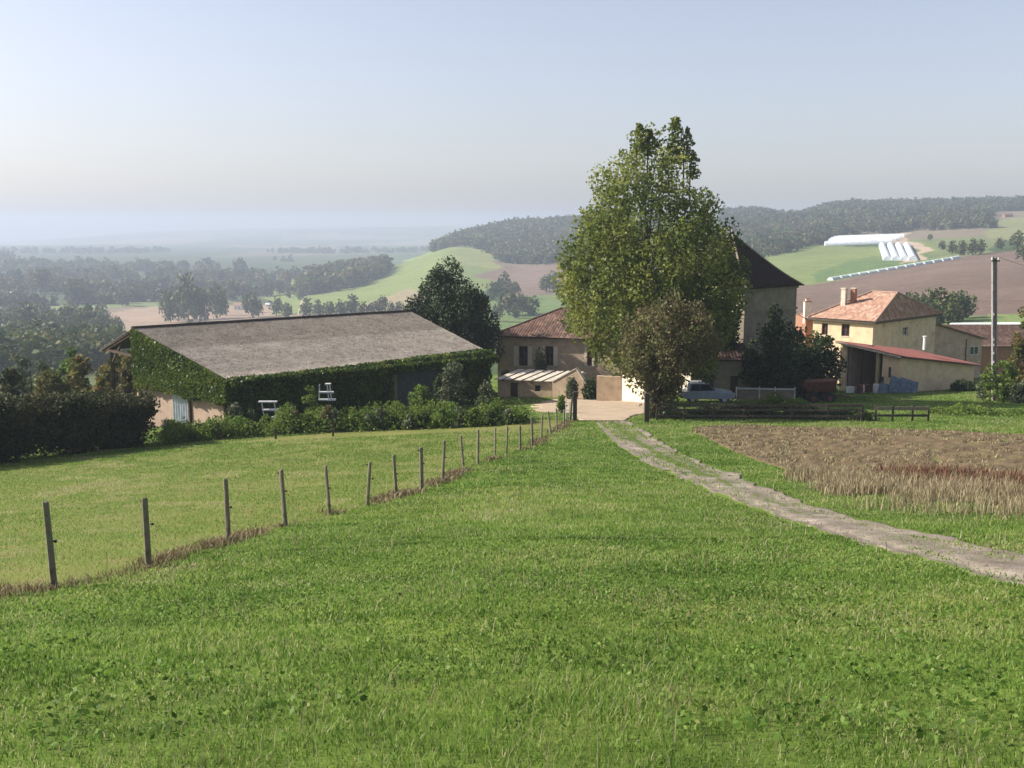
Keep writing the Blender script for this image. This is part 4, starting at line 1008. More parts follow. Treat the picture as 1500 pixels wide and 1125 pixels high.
# ridge runs along av; hips at both ends
hrc = P(1297, 432, 108).z-C0.z-Hc; ins = min(La2/2, Lv2*.42)
roof_patch('roof', kV, k0, au*La2/2+up(hrc), Lv2-(Lv2*.30) if False else Lv2*.42, Lv2*.80, M['tile_farm'], ch)
def tri_patch(eL, eR, apex, mat, parent):
    d = eR-eL; L_ = d.length; du_ = d/L_; f = (apex-eL).dot(du_); foot = eL+du_*f
    roof_patch('roof', eL, eR, apex-foot, f, f, mat, parent)
rdg0 = k0+av*(Lv2*.20)+au*La2/2+up(hrc); rdg1 = k0+av*(Lv2*.58)+au*La2/2+up(hrc)
tri_patch(k0, kA, rdg0, M['tile_farm'], ch); tri_patch(kAV, kV, rdg1, M['tile_farm'], ch)
roof_patch('roof', kA, kAV, -au*La2/2+up(hrc), Lv2*.20, Lv2*.58, M['tile_farm'], ch)
mb = MB()
for s_, e_ in ((rdg0, rdg1), (k0, rdg0), (kA, rdg0), (kV, rdg1), (kAV, rdg1)): mb.tube([s_+up(.07), e_+up(.07)], .11, 6)
mb.build('ridge_tiles', M['tile_farm'], ch)
mb = MB(); mb.box(k0-up(.22)-au*.0, av*Lv2, au*.06, up(.14)); mb.box(k0-up(.22)+au*.07, au*(La2-.1), av*.06, up(.14)); mb.build('gutter', M['fascia'], ch)
for sx, top in ((1237, 423), (1251, 423)):
    p = P(sx, top, 111); b0 = C0.z+Hc+hrc*.5; chimney(ch, Vector((p.x, p.y, b0)), px(6.5, 105), .5, p.z-b0, 'stone' if sx < 1245 else 'brick', False, yaw=0.78)
# brick wing with its own pale chimney, left
W0 = GY(1177, 112); wg = empty('brick_wing', W0, 'small brick wing with a pale chimney between the tower and cream house', 'outbuilding')
Hw = P(1185, 466, 112).z-W0.z; Lw_ = px(24, 112)
mb = MB(); wall_boxes(mb, W0, Vector((1, 0, 0)), Vector((0, 1, 0)), Lw_, Hw, (), .3); mb.box(W0+Vector((0, .3, -.3)), (.3, 0, 0), (0, 4, 0), up(Hw+.3)); mb.build('wall', M['brick'], wg)
roof_patch('roof', W0+Vector((-.2, -.3, Hw)), W0+Vector((Lw_+.2, -.3, Hw)), Vector((0, 3, .3)), 0, Lw_+.4, M['tile_farm'], wg)
p = P(1183, 438, 112.6); b0 = W0.z+Hw; chimney(wg, Vector((p.x, p.y, b0)), px(9, 112), .6, p.z-b0-.3, 'sunlit_stone', True, 'brick', 0)
# lower extension to the right
X0 = C0+au*(La+.3)+av*1.0; X0.z = g(X0.x, X0.y)
ex = empty('side_extension', X0, 'low shaded extension stepping down right of the cream house', 'outbuilding')
xu = Vector((.93, .36, 0)); xv = Vector((-.36, .93, 0)); Lx = alongto(X0, xu, 1442); Hx1 = P(1376, 472, X0.y).z-X0.z; Hx2 = P(1440, 497, X0.y+2).z-X0.z
mb = MB(); wops2 = []
mb.prism([X0-up(.5), X0+xu*Lx-up(.5), X0+xu*Lx+up(Hx2), X0+up(Hx1)], xv*.3)
mb.prism([X0+xu*(Lx-.3)-up(.5)+xv*.3, X0+xu*Lx-up(.5)+xv*.3, X0+xu*Lx+up(Hx2)+xv*.3, X0+xu*(Lx-.3)+up(Hx2)+xv*.3], xv*4); mb.build('wall', M['stucco'], ex)
mb = MB(); mb.prism([X0-xu*.1+up(Hx1+.02)-xv*.3, X0+xu*(Lx+.4)+up(Hx2-.12)-xv*.3, X0+xu*(Lx+.4)+up(Hx2+.03)-xv*.3, X0-xu*.1+up(Hx1+.17)-xv*.3], xv*5); mb.build('roof', M['tile_house'], ex)
wx0 = alongto(X0, xu, 1424); wx1 = alongto(X0, xu, 1437); q = X0+xu*wx0
mb = MB(); oo = X0+xu*wx0-xv*.06+up(P(1430, 520, q.y).z-X0.z); ww = wx1-wx0; mb.box(oo, xu*ww, xv*.05, up(.08)); mb.box(oo+up(.9), xu*ww, xv*.05, up(.08)); mb.box(oo+up(.08), xu*.08, xv*.05, up(.82)); mb.box(oo+xu*(ww-.08)+up(.08), xu*.08, xv*.05, up(.82)); mb.box(oo+xu*(ww/2-.04)+up(.08), xu*.08, xv*.05, up(.82)); wf = mb.build('window', M['offwhite'], ex)
mb = MB(); mb.box(oo+xv*.035+xu*.08+up(.08), xu*(ww-.16), xv*.02, up(.82)); mb.build('pane', M['glass'], wf)
mb = MB(); mb.box(X0+xu*alongto(X0, xu, 1418)-xv*.06+up(0), xu*.12, xv*.05, up(Hx2)); mb.build('downpipe', M['fascia'], ex)
# far brick barn with pale roof edge (right of the pole)
B0 = GY(1400, 128); bb = empty('brick_barn', B0, 'long low brick barn with rust-red tiled roof behind the utility pole', 'barn')
Lb = px(190, 128); Hb = P(1450, 507, 128).z-B0.z
mb = MB(); wall_boxes(mb, B0, Vector((1, 0, 0)), Vector((0, 1, 0)), Lb, Hb, (), .3); mb.box(B0+Vector((0, .3, -.5)), (.3, 0, 0), (0, 7, 0), up(Hb+.5)); mb.build('wall', M['brick'], bb)
roof_patch('roof', B0+Vector((-.4, -.5, Hb)), B0+Vector((Lb+.4, -.5, Hb)), Vector((0, 5, 2.2)), 0, Lb+.8, M['tile_house'], bb)
# ------------------------------------------------------------------ open shed
S0 = P(1317, 560, 90); S0.z = g(S0.x, S0.y)
sh = empty('open_shed', S0, 'open-fronted cream shed with dark red sheet roof, shaded long wall', 'shed')
su = Vector((.86, .51, 0)).normalized(); sv = Vector((-.74, .67, 0)).normalized()
Ls = alongto(S0, su, 1433); Lsv = alongto(S0, sv, 1234)
zs = {}
n_l = S0; n_r = S0+su*Ls; f_l = S0+sv*Lsv
h_nl = P(1318, 521, S0.y).z; h_nr = P(1433, 533, n_r.y).z; h_fl = P(1238, 501, f_l.y).z
def shz(a_, b_): return h_nl+(h_nr-h_nl)*a_/Ls+(h_fl-h_nl)*b_/Lsv
mb = MB(); mb.prism([n_l-up(.6), n_r-up(.6)+up(n_r.z-n_r.z), Vector((n_r.x, n_r.y, h_nr-.12)), Vector((n_l.x, n_l.y, h_nl-.12))], sv*.25)
q0 = n_r+sv*.25; q1 = n_r+sv*Lsv; mb.prism([q0-up(.6), q1-up(.6), Vector((q1.x, q1.y, shz(Ls, Lsv)-.12)), Vector((q0.x, q0.y, shz(Ls, .25)-.12))], -su*.25)
q0 = f_l; q1 = f_l+su*(Ls-.26); mb.prism([q0-up(.6), q1-up(.6), Vector((q1.x, q1.y, shz(Ls, Lsv)-.12)), Vector((q0.x, q0.y, h_fl-.12))], -sv*.25)
mb.build('wall', M['cream'], sh)
mb = MB(); w1 = alongto(S0, sv, 1297)
for (s_, e_, m_) in ((.26, w1, 0), (alongto(S0, sv, 1243), Lsv-.26, 0)):
    a_ = S0+sv*s_; b_ = S0+sv*e_; mb = MB(); mb.prism([a_-up(.6), b_-up(.6), Vector((b_.x, b_.y, shz(0, e_)-.13)), Vector((a_.x, a_.y, shz(0, s_)-.13))], su*.22); mb.build('front_wall', M['cream'], sh)
mb = MB(); a_ = S0+sv*alongto(S0, sv, 1310)-su*.03; mb.box(a_+up(1.3), sv*.18, su*.03, up(.9)); a_ = S0+sv*alongto(S0, sv, 1300)-su*.03; mb.box(a_+up(.3), sv*.22, su*.03, up(1.0)); mb.build('hatch', M['timber'], sh)
# inner partition, brown
mb = MB(); a_ = S0+sv*alongto(S0, sv, 1244)+su*.3; b_ = a_+su*3; mb.prism([a_-up(.4), b_-up(.4), Vector((b_.x, b_.y, h_fl-.4)), Vector((a_.x, a_.y, h_fl-.3))], -sv*.12); mb.build('partition', M['clay'], sh)
for sx, mt, w_ in ((1291, 'paletimber', .22), (1266, 'timber', .16)):
    s_ = alongto(S0, sv, sx); a_ = S0+sv*s_; a_.z = g(a_.x, a_.y)-.3; mb = MB(); mb.box(a_, sv*w_, su*w_, up(shz(0, s_)-.14-a_.z)); mb.build('post', M[mt], sh)
# roof sheets
def shp(a_, b_, dz=0): q = S0+su*a_+sv*b_; return Vector((q.x, q.y, shz(a_, b_)+dz))
Ls_, Lv_ = Ls, Lsv
nu, nv = 220, 10; aa = np.linspace(-.45, Ls+.35, nu); bb_ = np.linspace(-.45, Lsv+.3, nv); AA, BB = np.meshgrid(aa, bb_, indexing='ij')
Zs = h_nl+(h_nr-h_nl)*AA/Ls+(h_fl-h_nl)*BB/Lsv+.03+.025*np.sin(AA*2*math.pi/.3)+.03*(fbm(AA, BB, 1.5, 2, 4)-.5)
Vr = np.stack([S0.x+su.x*AA+sv.x*BB, S0.y+su.y*AA+sv.y*BB, Zs], -1).reshape(-1, 3)
i = np.arange(nu-1)[:, None]*nv; j = np.arange(nv-1)[None, :]; q = np.stack([i+j, i+nv+j, i+nv+j+1, i+j+1], -1).reshape(-1, 4)
np_mesh('roof', Vr, [q], M['tile_shed'], parent=sh, loc=tuple(S0), uv=np.stack([AA, BB], -1).reshape(-1, 2))
mb = MB(); mb.prism([shp(-.4, -.4, -.14), shp(Ls+.3, -.4, -.14), shp(Ls+.3, -.4, -.05), shp(-.4, -.4, -.05)], sv*.06); mb.build('fascia', M['fascia'], sh)
mb = MB(); mb.prism([shp(-.42, -.3, -.16), shp(-.42, Lsv+.2, -.16), shp(-.42, Lsv+.2, -.02), shp(-.42, -.3, -.02)], su*.06); mb.build('barge_board', M['stone'], sh)
mb = MB(); p = P(1354, 506, S0.y+4.5); mb.tube([p-up(.4), p+up(.75)], .13, 8); mb.tube([p+up(.75), p+up(.85)], .19, 8); mb.build('flue', M['white'], sh)
# ------------------------------------------------------------------ utility pole
pb = GY(1459, 78); pt_ = P(1457, 376, 78); pb = Vector((P(1457, 585, 78).x, 78, 0)); pb.z = g(pb.x, 78); pbv = (pt_-pb).normalized()
up_ = empty('utility_pole', pb, 'tall pale concrete utility pole standing in a bush at the right', 'pole')
mb = MB(); Hp = pt_.z-pb.z
for o_, wx_, wy_, hh_ in ((Vector((-.17, -.12, -.3)), .12, .24, .5), (Vector((.06, -.12, -.3)), .1, .24, .5), (Vector((-.05, -.05, -.3)), .11, .1, .45)):
    mb.box(pb+o_, (wx_, 0, 0), (0, wy_, 0), pbv*(Hp+hh_-.2))
mb.build('shaft', M['concrete'], up_)
mb = MB(); mb.box(pt_+Vector((-.3, -.2, -.35)), (.62, 0, 0), (0, .1, 0), up(.1)); mb.build('crossarm', M['darkpost'], up_)
for dx in (-.24, .22):
    mb = MB(); mb.tube([pt_+Vector((dx, -.15, -.25)), pt_+Vector((dx, -.15, -.05))], [.04, .05], 8); mb.build('insulator', M['white'], up_)
for k in range(5):
    mb = MB(); z_ = P(1457, 460+ (0, 45, 57, 70, 37)[k], 78).z-pb.z; mb.cbox(pb+pbv*z_+Vector((-.11, -.14, 0)), .1, .03, .16); mb.build('marker_plate', M['white'], up_)
wire = MB(); a_ = pt_+Vector((.22, -.15, -.02)); e_ = P(1620, 408, 95); pts = []
for k in range(17): f = k/16; q = a_.lerp(e_, f); q.z -= .8*4*f*(1-f)*.5; pts.append(q)
wire.tube(pts, .014, 5); o = wire.build('overhead_wire', M['plastic'], None, a_); tag(o, 'thin overhead wire running right from the utility pole', 'wire')
# bushes round the pole and right edge
for i, (sx, Y, top, hw, mt, lb) in enumerate([(1462, 76.5, 530, 26, 'bright', 'sunlit bush wrapped round the foot of the utility pole'), (1492, 80, 452, 18, 'autumn', 'thin rusty-leaved tree cut by the right edge of the frame'), (1500, 75, 560, 22, 'olive', 'low grey-green bush at the right edge below the rusty tree'),
   (1445, 79, 556, 12, 'olive', 'small pale bush at the shed end, left of the pole'), (1412, 91, 560, 18, 'darkleaf', 'dark bush against the shaded corner of the shed'), (1360, 128, 455, 0, 'x', '')]):
    if mt == 'x': continue
    b = GY(sx, Y); H = P(sx, top, Y).z-b.z
    bush('yard_bush', lb, 'bush', b, H, -px(hw, Y), px(hw, Y), 36, px(8, Y), 90, .13, mt, 'bushes around the utility pole', seed=140+i, shape='tall' if i == 0 else 'round')
# ------------------------------------------------------------------ posts of the pasture fence
ordn = ['nearest', 'second', 'third', 'fourth', 'fifth', 'sixth', 'seventh', 'eighth', 'ninth', 'tenth', 'eleventh', 'twelfth', 'thirteenth', 'fourteenth', 'fifteenth', 'sixteenth', 'seventeenth', 'eighteenth', 'nineteenth', 'twentieth']
def make_post(i):
    sx, t_, b_, w = POSTS[i]; p = FEN[i]; H = P(sx, t_, p.y).z-p.z; wd = max(px(w, p.y)*.78, .07)
    lbl = ('nearest weathered fence post, lone at the far left of the pasture fence' if i == 0 else ('last fence post of the row, beside the dark gate post' if i == len(POSTS)-1 else f'{ordn[i]} weathered fence post counted from the viewer along the pasture'))
    root = empty('fence_post', p, lbl, 'fence post', 'wooden posts along the pasture')
    rg = np.random.default_rng(300+i); mb = MB(); n = 9; V = []
    lx, ly = rg.normal(0, .05, 2)
    lv = [-.3, 0, .25*H, .5*H, .8*H, H-.02, H]
    for k, z_ in enumerate(lv):
        for m_ in range(n):
            a_ = 2*math.pi*m_/n; r = wd/2*(1.08-.12*k/6)*(1+.12*math.sin(a_*2+i)+rg.normal(0, .04))*(.8 if k == 6 else 1)
            V.append((p.x+math.cos(a_)*r+lx*max(z_, 0), p.y+math.sin(a_)*r+ly*max(z_, 0), p.z+z_+(rg.normal(0, .008) if k > 4 else 0)))
    fs = [(k*n+m_, k*n+(m_+1) % n, (k+1)*n+(m_+1) % n, (k+1)*n+m_) for k in range(len(lv)-1) for m_ in range(n)]+[tuple((len(lv)-1)*n+m_ for m_ in range(n))]
    mb.add(V, fs); mb.build('post', M['post'] if i % 3 else M['post'], root)
    if i < 13:
        hs = [(.55, 1)] if i in (0, 2, 4, 6) else [(.93, -1), (.62, 1)] if i in (1, 3, 5, 7) else [(.6, 1)]
        for f, s_ in hs:
            m2 = MB(); q = p+Vector((s_*wd*.45+lx, 0, f*H)); m2.tube([q, q+Vector((s_*.04, 0, 0))], [.012, .012], 6); m2.tube([q+Vector((s_*.035, 0, -.018)), q+Vector((s_*.035, 0, 0)), q+Vector((s_*.035, 0, .018))], [.016, .022, .016], 8); m2.build('insulator', M['plastic'], root)
for i in range(len(POSTS)): make_post(i)
def simple_post(sx, top, base, w, lbl, mat='darkpost', name='gate_post', Y=None):
    p = GP(sx, base) if Y is None else GY(sx, Y); H = P(sx, top, p.y).z-p.z; wd = px(w, p.y); mb = MB()
    mb.box(p-Vector((wd/2, wd/2, .3)), (wd, 0, 0), (0, wd, 0), up(H+.3)); mb.box(p+Vector((-wd/2, -wd/2, H)), (wd, 0, 0), (0, wd, 0), (wd*.1, 0, .05))
    o = mb.build(name, M[mat], None, p, bevel=.01); tag(o, lbl, 'post'); return p
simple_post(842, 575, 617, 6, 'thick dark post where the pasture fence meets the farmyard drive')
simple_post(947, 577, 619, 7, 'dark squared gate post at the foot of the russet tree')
# small gate between the last posts
gpA = GP(800, 617) if False else GY(829, 63)
gt = empty('wire_gate', gpA, 'small pale wire gate beside the dark post at the pasture end', 'gate')
mb = MB(); wg_ = px(12, 63); 
for z_ in (.15, .55, 1.0): mb.tube([gpA+up(z_), gpA+Vector((wg_, 0, z_))], .02, 6)
for x_ in (0, wg_/2, wg_): mb.tube([gpA+Vector((x_, 0, .0)), gpA+Vector((x_, 0, 1.05))], .022, 6)
mb.build('bars', M['offwhite'], gt)
# ------------------------------------------------------------------ rail pens below the yard
def railfence(pts, H, name, label, mat, rails=(.35, .7, .97), w=.1, group=None, boards=False, railmat=None):
    root = empty(name, pts[0], label, 'fence', group)
    for p in pts:
        mb = MB(); mb.box(Vector(p)-Vector((w/2, w/2, .3)), (w, 0, 0), (0, w, 0), up(H+.3+random.uniform(-.03, .08))); mb.build('post', M[mat], root)
    for a_, b_ in zip(pts[:-1], pts[1:]):
        for r in rails:
            mb = MB(); mb.beam(Vector(a_)+up(H*r)-Vector((0, w*.7, 0)), Vector(b_)+up(H*r)-Vector((0, w*.7, 0)), .04, .13); mb.build('rail', M[railmat or mat], root)
    return root
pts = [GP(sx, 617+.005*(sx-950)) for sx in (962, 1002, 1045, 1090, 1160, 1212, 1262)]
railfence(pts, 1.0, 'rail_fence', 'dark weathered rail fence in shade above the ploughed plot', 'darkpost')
pts = [GP(sx, 618) for sx in (1282, 1307, 1336, 1359)]
railfence(pts, .95, 'rail_fence', 'short rail fence with a pale top board, right of the dark rails', 'darkpost', (.4,), .1)
mb = MB(); a_ = pts[0]+up(.8)-Vector((0, .14, 0)); b_ = pts[-1]+up(.8)-Vector((0, .14, 0)); mb.beam(a_, b_, .05, .2); bo = mb.build('top_board', M['post'], [o for o in COL.objects if o.name.startswith('rail_fence.')][0])
pts = [GY(1079, 80), GY(1113, 79.6), GY(1136, 79), GY(1165, 78.5)]
wfn = empty('white_fence', pts[0], 'white metal fence panels standing in the shade of the tower yard', 'fence')
for k, p in enumerate(pts): mb = MB(); mb.tube([p-up(.2), p+up(1.15)], .045, 8); mb.build('post', M['offwhite'], wfn)
for a_, b_ in zip(pts[:-1], pts[1:]):
    mb = MB(); mb.beam(a_+up(.98), b_+up(.98), .05, .13); mb.build('rail', M['offwhite'], wfn)
    mb = MB(); mb.beam(a_+up(.5)+Vector((0, .04, 0)), b_+up(.5)+Vector((0, .04, 0)), .02, .75); mb.build('panel', M['ashlar'], wfn)
# thicket of weeds along the rails
def thicket(name, label, ends, n, hmax, mat, wdt=.6, leaf=.09):
    cs = []; ts = []
    for (a_, b_) in zip(ends[:-1], ends[1:]):
        m_ = n//(len(ends)-1); t_ = rng.uniform(0, 1, m_); x = a_.x+(b_.x-a_.x)*t_+rng.normal(0, .1, m_); y = a_.y+(b_.y-a_.y)*t_+rng.normal(0, wdt, m_)
        hh = hmax*fbm(x, y, 1.2, 2, 66)**1.3*1.6; z = G(x, y)+rng.uniform(0, 1, m_)*hh; cs.append(np.stack([x, y, z], -1)); ts.append(np.clip(.2+.6*fbm(x, y, .9, 2, 6)+rng.normal(0, .15, m_), 0, 1))
    C = np.vstack(cs); V, q, t_ = leafquads(C, np.full(len(C), leaf), np.concatenate(ts)); o = np_mesh(name, V, [q], M[mat], t_); kind(o, 'stuff', label, 'weeds')
thicket('undergrowth', 'dark weeds grown through the rail fence', [GP(950, 612), GP(1080, 612), GP(1200, 614), GP(1275, 616)], 26000, .75, 'darkleaf', .5)
thicket('undergrowth', 'rank green weeds in the yard behind the rail fence', [GP(1085, 596), GP(1140, 598), GP(1190, 600)], 9000, .9, 'bright', .7)
thicket('undergrowth', 'rough weeds on the bank below the shed and pole', [GP(1360, 606), GP(1420, 606), GP(1520, 610)], 9000, .5, 'bright', 1.2)
# ------------------------------------------------------------------ vehicle in the shade
cb = GY(1036, 79); car = empty('pickup_truck', cb, 'old silver pickup with a blue cab parked in shade behind the rails', 'pickup')
Lc_ = px(78, 79); x0 = cb.x-Lc_/2
def cp(x, y, z): return Vector((x0+x*Lc_, cb.y+y, cb.z+z))
def side(profile, y0, y1, name, mat, parent, bevel=.04):
    mb = MB(); mb.prism([cp(x, y0, z) for x, z in profile], (0, y1-y0, 0)); return mb.build(name, M[mat], parent, bevel=bevel)
body = side([(.0, .42), (.02, .9), (.2, .95), (.62, .95), (.82, .9), (.98, .8), (1, .45), (.9, .34), (.1, .34)], -.8, .8, 'body', 'carpaint', car, .06)
side([(.14, .95), (.17, 1.45), (.5, 1.47), (.63, .95)], -.7, .7, 'cab', 'bluepaint', car)
side([(.16, 1.47), (.17, 1.53), (.49, 1.54), (.51, 1.48)], -.69, .69, 'roof', 'white', car)
for (x_a, x_b) in ((.18, .32), (.35, .52)):
    mb = MB(); mb.prism([cp(x_a, -.715, 1.0), cp(x_b+.05 if x_b > .5 else x_b, -.715, 1.0), cp(x_b-.01, -.715, 1.4), cp(x_a+.005, -.715, 1.4)], (0, .012, 0)); mb.build('side_window', M['glass'], car)
mb = MB(); mb.prism([cp(.527, -.6, 1.42), cp(.527, .6, 1.42), cp(.628, .62, 1.0), cp(.628, -.62, 1.0)], (.02, 0, .01)); mb.build('windscreen', M['glass'], car)
for wx in (.2, .8):
    for wy in (-.78, .62):
        mb = MB(); c_ = cp(wx, wy, .33); mb.tube([c_, c_+Vector((0, .18, 0))], .33, 20); w_ = mb.build('wheel', M['rubber'], car, smooth=False, bevel=.02)
        mb = MB(); mb.tube([c_+Vector((0, -.01, 0)), c_+Vector((0, .1, 0))], .19, 14); mb.build('rim', M['offwhite'], w_)
for hy in (-.6, .48): mb = MB(); mb.box(cp(.985, hy, .62), (.05, 0, 0), (0, .16, 0), up(.14)); mb.build('headlight', M['white'], car)
mb = MB(); mb.box(cp(-.02, -.78, .42), (Lc_*.03, 0, 0), (0, 1.56, 0), up(.16)); mb.build('bumper', M['plastic'], car); mb = MB(); mb.box(cp(.99, -.78, .4), (Lc_*.03, 0, 0), (0, 1.56, 0), up(.16)); mb.build('bumper', M['plastic'], car)
# rusty spreader
rb = GY(1201, 78); rs = empty('manure_spreader', rb, 'rusty red farm spreader on two wheels behind the rail fence', 'farm machine')
def rp(x, y, z): return rb+Vector((x, y, z))
mb = MB(); mb.prism([rp(-1.0, -.6, .9), rp(.95, -.6, .9), rp(1.1, -.75, 1.75), rp(-1.05, -.75, 1.6)], (0, 1.4, 0)); mb.build('hopper', M['rust'], rs, bevel=.02)
for x_ in (-.9, -.45, 0, .45, .9): mb = MB(); mb.beam(rp(x_, -.68, .85), rp(x_*1.08, -.82, 1.72), .06, .08, up=(0, 1, 0)); mb.build('stake', M['rust'], rs)
for x_, y_ in ((-.65, -.85), (-.65, .75), (.55, -.85), (.55, .75)):
    mb = MB(); c_ = rp(x_, y_, .42); n = 20
    mb.tube([c_, c_+Vector((0, .2, 0))], .42, n); w_ = mb.build('wheel', M['rubber'], rs, bevel=.03)
    mb = MB(); mb.tube([c_-Vector((0, .015, 0)), c_+Vector((0, .1, 0))], .2, 12); mb.build('rim', M['rust'], w_)
mb = MB(); mb.beam(rp(.9, 0, .6), rp(2.2, -.2, .45), .1, .1); mb.build('drawbar', M['rust'], rs)
for k in range(4): mb = MB(); mb.tube([rp(-1.05, -.6+.4*k, 1.0), rp(-1.35, -.6+.4*k, 1.25), rp(-1.3, -.6+.4*k, 1.6)], .025, 5); mb.build('tine', M['rust'], rs)
# leaning sheets and clutter by the shed
for k, (sx, w_, h_, mt, lb) in enumerate([(1296, .9, .9, 'tarp', 'small blue-grey sheet leaning at the shed corner, left of the two larger ones'), (1313, 1.15, 1.5, 'tarp', 'dark blue-grey sheet propped against the shed corner'), (1330, 1.5, 1.35, 'tarp', 'blue-grey plastic sheet bundle beside the shaded shed wall')]):
    b = GY(sx, 88.6); mb = MB(); n = 8; V = []
    for i in range(n+1):
        for j in range(n+1):
            s_ = i/n; t_ = j/n; V.append(b+Vector((-w_/2+w_*s_+.35*t_, .55*t_+.08*math.sin(s_*9+k), t_*h_*(1-.3*s_)+.03*math.sin(s_*4+k)*t_)))
    for i in range(n+1):
        for j in range(n+1):
            s_ = i/n; t_ = j/n; V.append(V[i*(n+1)+j]+Vector((0, .25*(1-t_)+.05, 0)))
    m1 = (n+1)**2; fs = [(i*(n+1)+j, (i+1)*(n+1)+j, (i+1)*(n+1)+j+1, i*(n+1)+j+1) for i in range(n) for j in range(n)]; fs2 = [tuple(m1+x for x in f[::-1]) for f in fs]
    rim = [i*(n+1) for i in range(n+1)]+[n*(n+1)+j for j in range(1, n+1)]+[i*(n+1)+n for i in range(n-1, -1, -1)]+[j for j in range(n-1, 0, -1)]
    fs3 = [(rim[x], m1+rim[x], m1+rim[(x+1) % len(rim)], rim[(x+1) % len(rim)]) for x in range(len(rim))]
    mb.add(V, fs+fs2+fs3); o = mb.build('plastic_sheet', M[mt], None, b, smooth=True); tag(o, lb, 'sheet', 'sheets leaning by the shed')
rg = np.random.default_rng(9)
clut = [(1246, 'white', 'crate', 'white slatted crate at the far left of the shed clutter'), (1254, 'post', 'crate', 'grey wooden crate among the clutter under the shed'), (1262, 'white', 'drum', 'white drum standing in the shed opening'), (1270, 'rust', 'drum', 'rusty drum in the middle of the shed clutter'), (1277, 'rust', 'crate', 'red crate in front of the shed opening'), (1284, 'offwhite', 'drum', 'pale drum beside the cream shed post'), (1260, 'rust', 'drum', 'low rusty drum on the ground before the crates')]
for k, (sx, mt, kd, lb) in enumerate(clut):
    b = GY(sx, 89.3+.35*k % 1.7 if k < 6 else 88.4); hh = rg.uniform(.5, .85); mb = MB()
    if kd == 'drum':
        r = .27; mb.tube([b, b+up(hh*.32), b+up(hh*.34), b+up(hh*.66), b+up(hh*.68), b+up(hh)], [r, r, r*1.06, r*1.06, r, r], 14)
        o = mb.build('drum', M[mt], None, b); tag(o, lb, 'drum')
    else:
        w_ = .6
        for z_ in (0, .16, .32, .48): 
            for (oo, e1, e2) in (((-w_/2, -.2, z_), (w_, 0, 0), (0, .02, 0)), ((-w_/2, .2, z_), (w_, 0, 0), (0, .02, 0)), ((-w_/2, -.18, z_), (.02, 0, 0), (0, .38, 0)), ((w_/2-.02, -.18, z_), (.02, 0, 0), (0, .38, 0))): mb.box(b+Vector(oo), e1, e2, up(.12))
        for x_ in (-w_/2+.02, w_/2-.06):
            for y_ in (-.18, .16): mb.box(b+Vector((x_, y_, 0)), (.04, 0, 0), (0, .04, 0), up(.62))
        mb.box(b+Vector((-w_/2+.02, -.18, .02)), (w_-.04, 0, 0), (0, .38, 0), up(.03)); o = mb.build('crate', M[mt], None, b); tag(o, lb, 'crate')
# ------------------------------------------------------------------ garden bed before the barn
def white_rack(sxs, rows, lb, sxl):
    # slatted white stand: horizontal boards carried by two leaning uprights
    Y = 62.8; b = GY(sxl, Y); r = empty('slatted_stand', b, lb, 'garden stand')
    for (sy, l_, r_) in rows:
        z_ = P(sxl, sy, Y); a_ = P(l_, sy, Y); c_ = P(r_, sy, Y); mb = MB(); mb.box(Vector((a_.x, Y-.02, a_.z-.04)), (c_.x-a_.x, 0, 0), (0, .3, 0), up(.08)); mb.build('shelf', M['offwhite'], r)
    for (x_t, x_b) in sxs:
        a_ = P(x_t, rows[0][0], Y+.1); c_ = P(x_b, 640, Y+.1); c_.z = g(c_.x, Y+.1)-.1; m_ = a_.lerp(c_, (P(x_t, rows[-1][0], Y+.1).z-a_.z)/(c_.z-a_.z)); mb = MB(); mb.beam(c_, m_, .07, .07, 1, up=(0, 1, 0)); mb.beam(m_, a_, .06, .06, up=(0, 1, 0)); mb.build('leg', [M['offwhite'], M['darkpost']], r)
white_rack([(383, 392), (402, 407)], [(589, 378, 405), (601, 385, 410), (612, 397, 408)], 'white slatted stand with a wide top board, before the barn', 392)
white_rack([(479, 487), (483, 490), (468, 466)], [(563, 476, 484), (575, 467, 488), (586, 467, 491)], 'white stepped stand narrowing upward, before the middle of the barn', 478)
sps = [(290, 642, 616, 9, 'bright'), (300, 640, 622, 9, 'olive'), (322, 640, 618, 10, 'bright'), (345, 638, 585, 14, 'olive'), (370, 637, 600, 14, 'darkleaf'), (392, 637, 608, 13, 'bright'), (415, 636, 608, 11, 'olive'), (432, 636, 600, 9, 'brownleaf'), (450, 635, 606, 12, 'bright'), (455, 630, 556, 14, 'bright'), (478, 634, 590, 15, 'brownleaf'), (490, 633, 604, 12, 'olive'), (517, 632, 600, 10, 'bright'), (540, 632, 612, 8, 'olive'), (556, 631, 598, 11, 'olive'), (578, 630, 610, 12, 'darkleaf'), (600, 630, 612, 11, 'olive'), (620, 629, 606, 10, 'darkleaf'), (648, 628, 596, 14, 'bright'), (672, 627, 598, 14, 'olive'), (695, 626, 598, 14, 'bright'), (718, 624, 600, 12, 'darkleaf'), (745, 622, 596, 12, 'olive'), (822, 606, 580, 7, 'bright')]
ad = ['rounded', 'thin', 'small', 'upright', 'dark', 'low', 'grey-green', 'reddish', 'leafy', 'tall yellow-green', 'brown bushy', 'silvery', 'slim', 'tiny', 'narrow', 'squat dark', 'pale', 'compact', 'wide', 'mounded', 'lush', 'sparse dark', 'loose', 'light green']
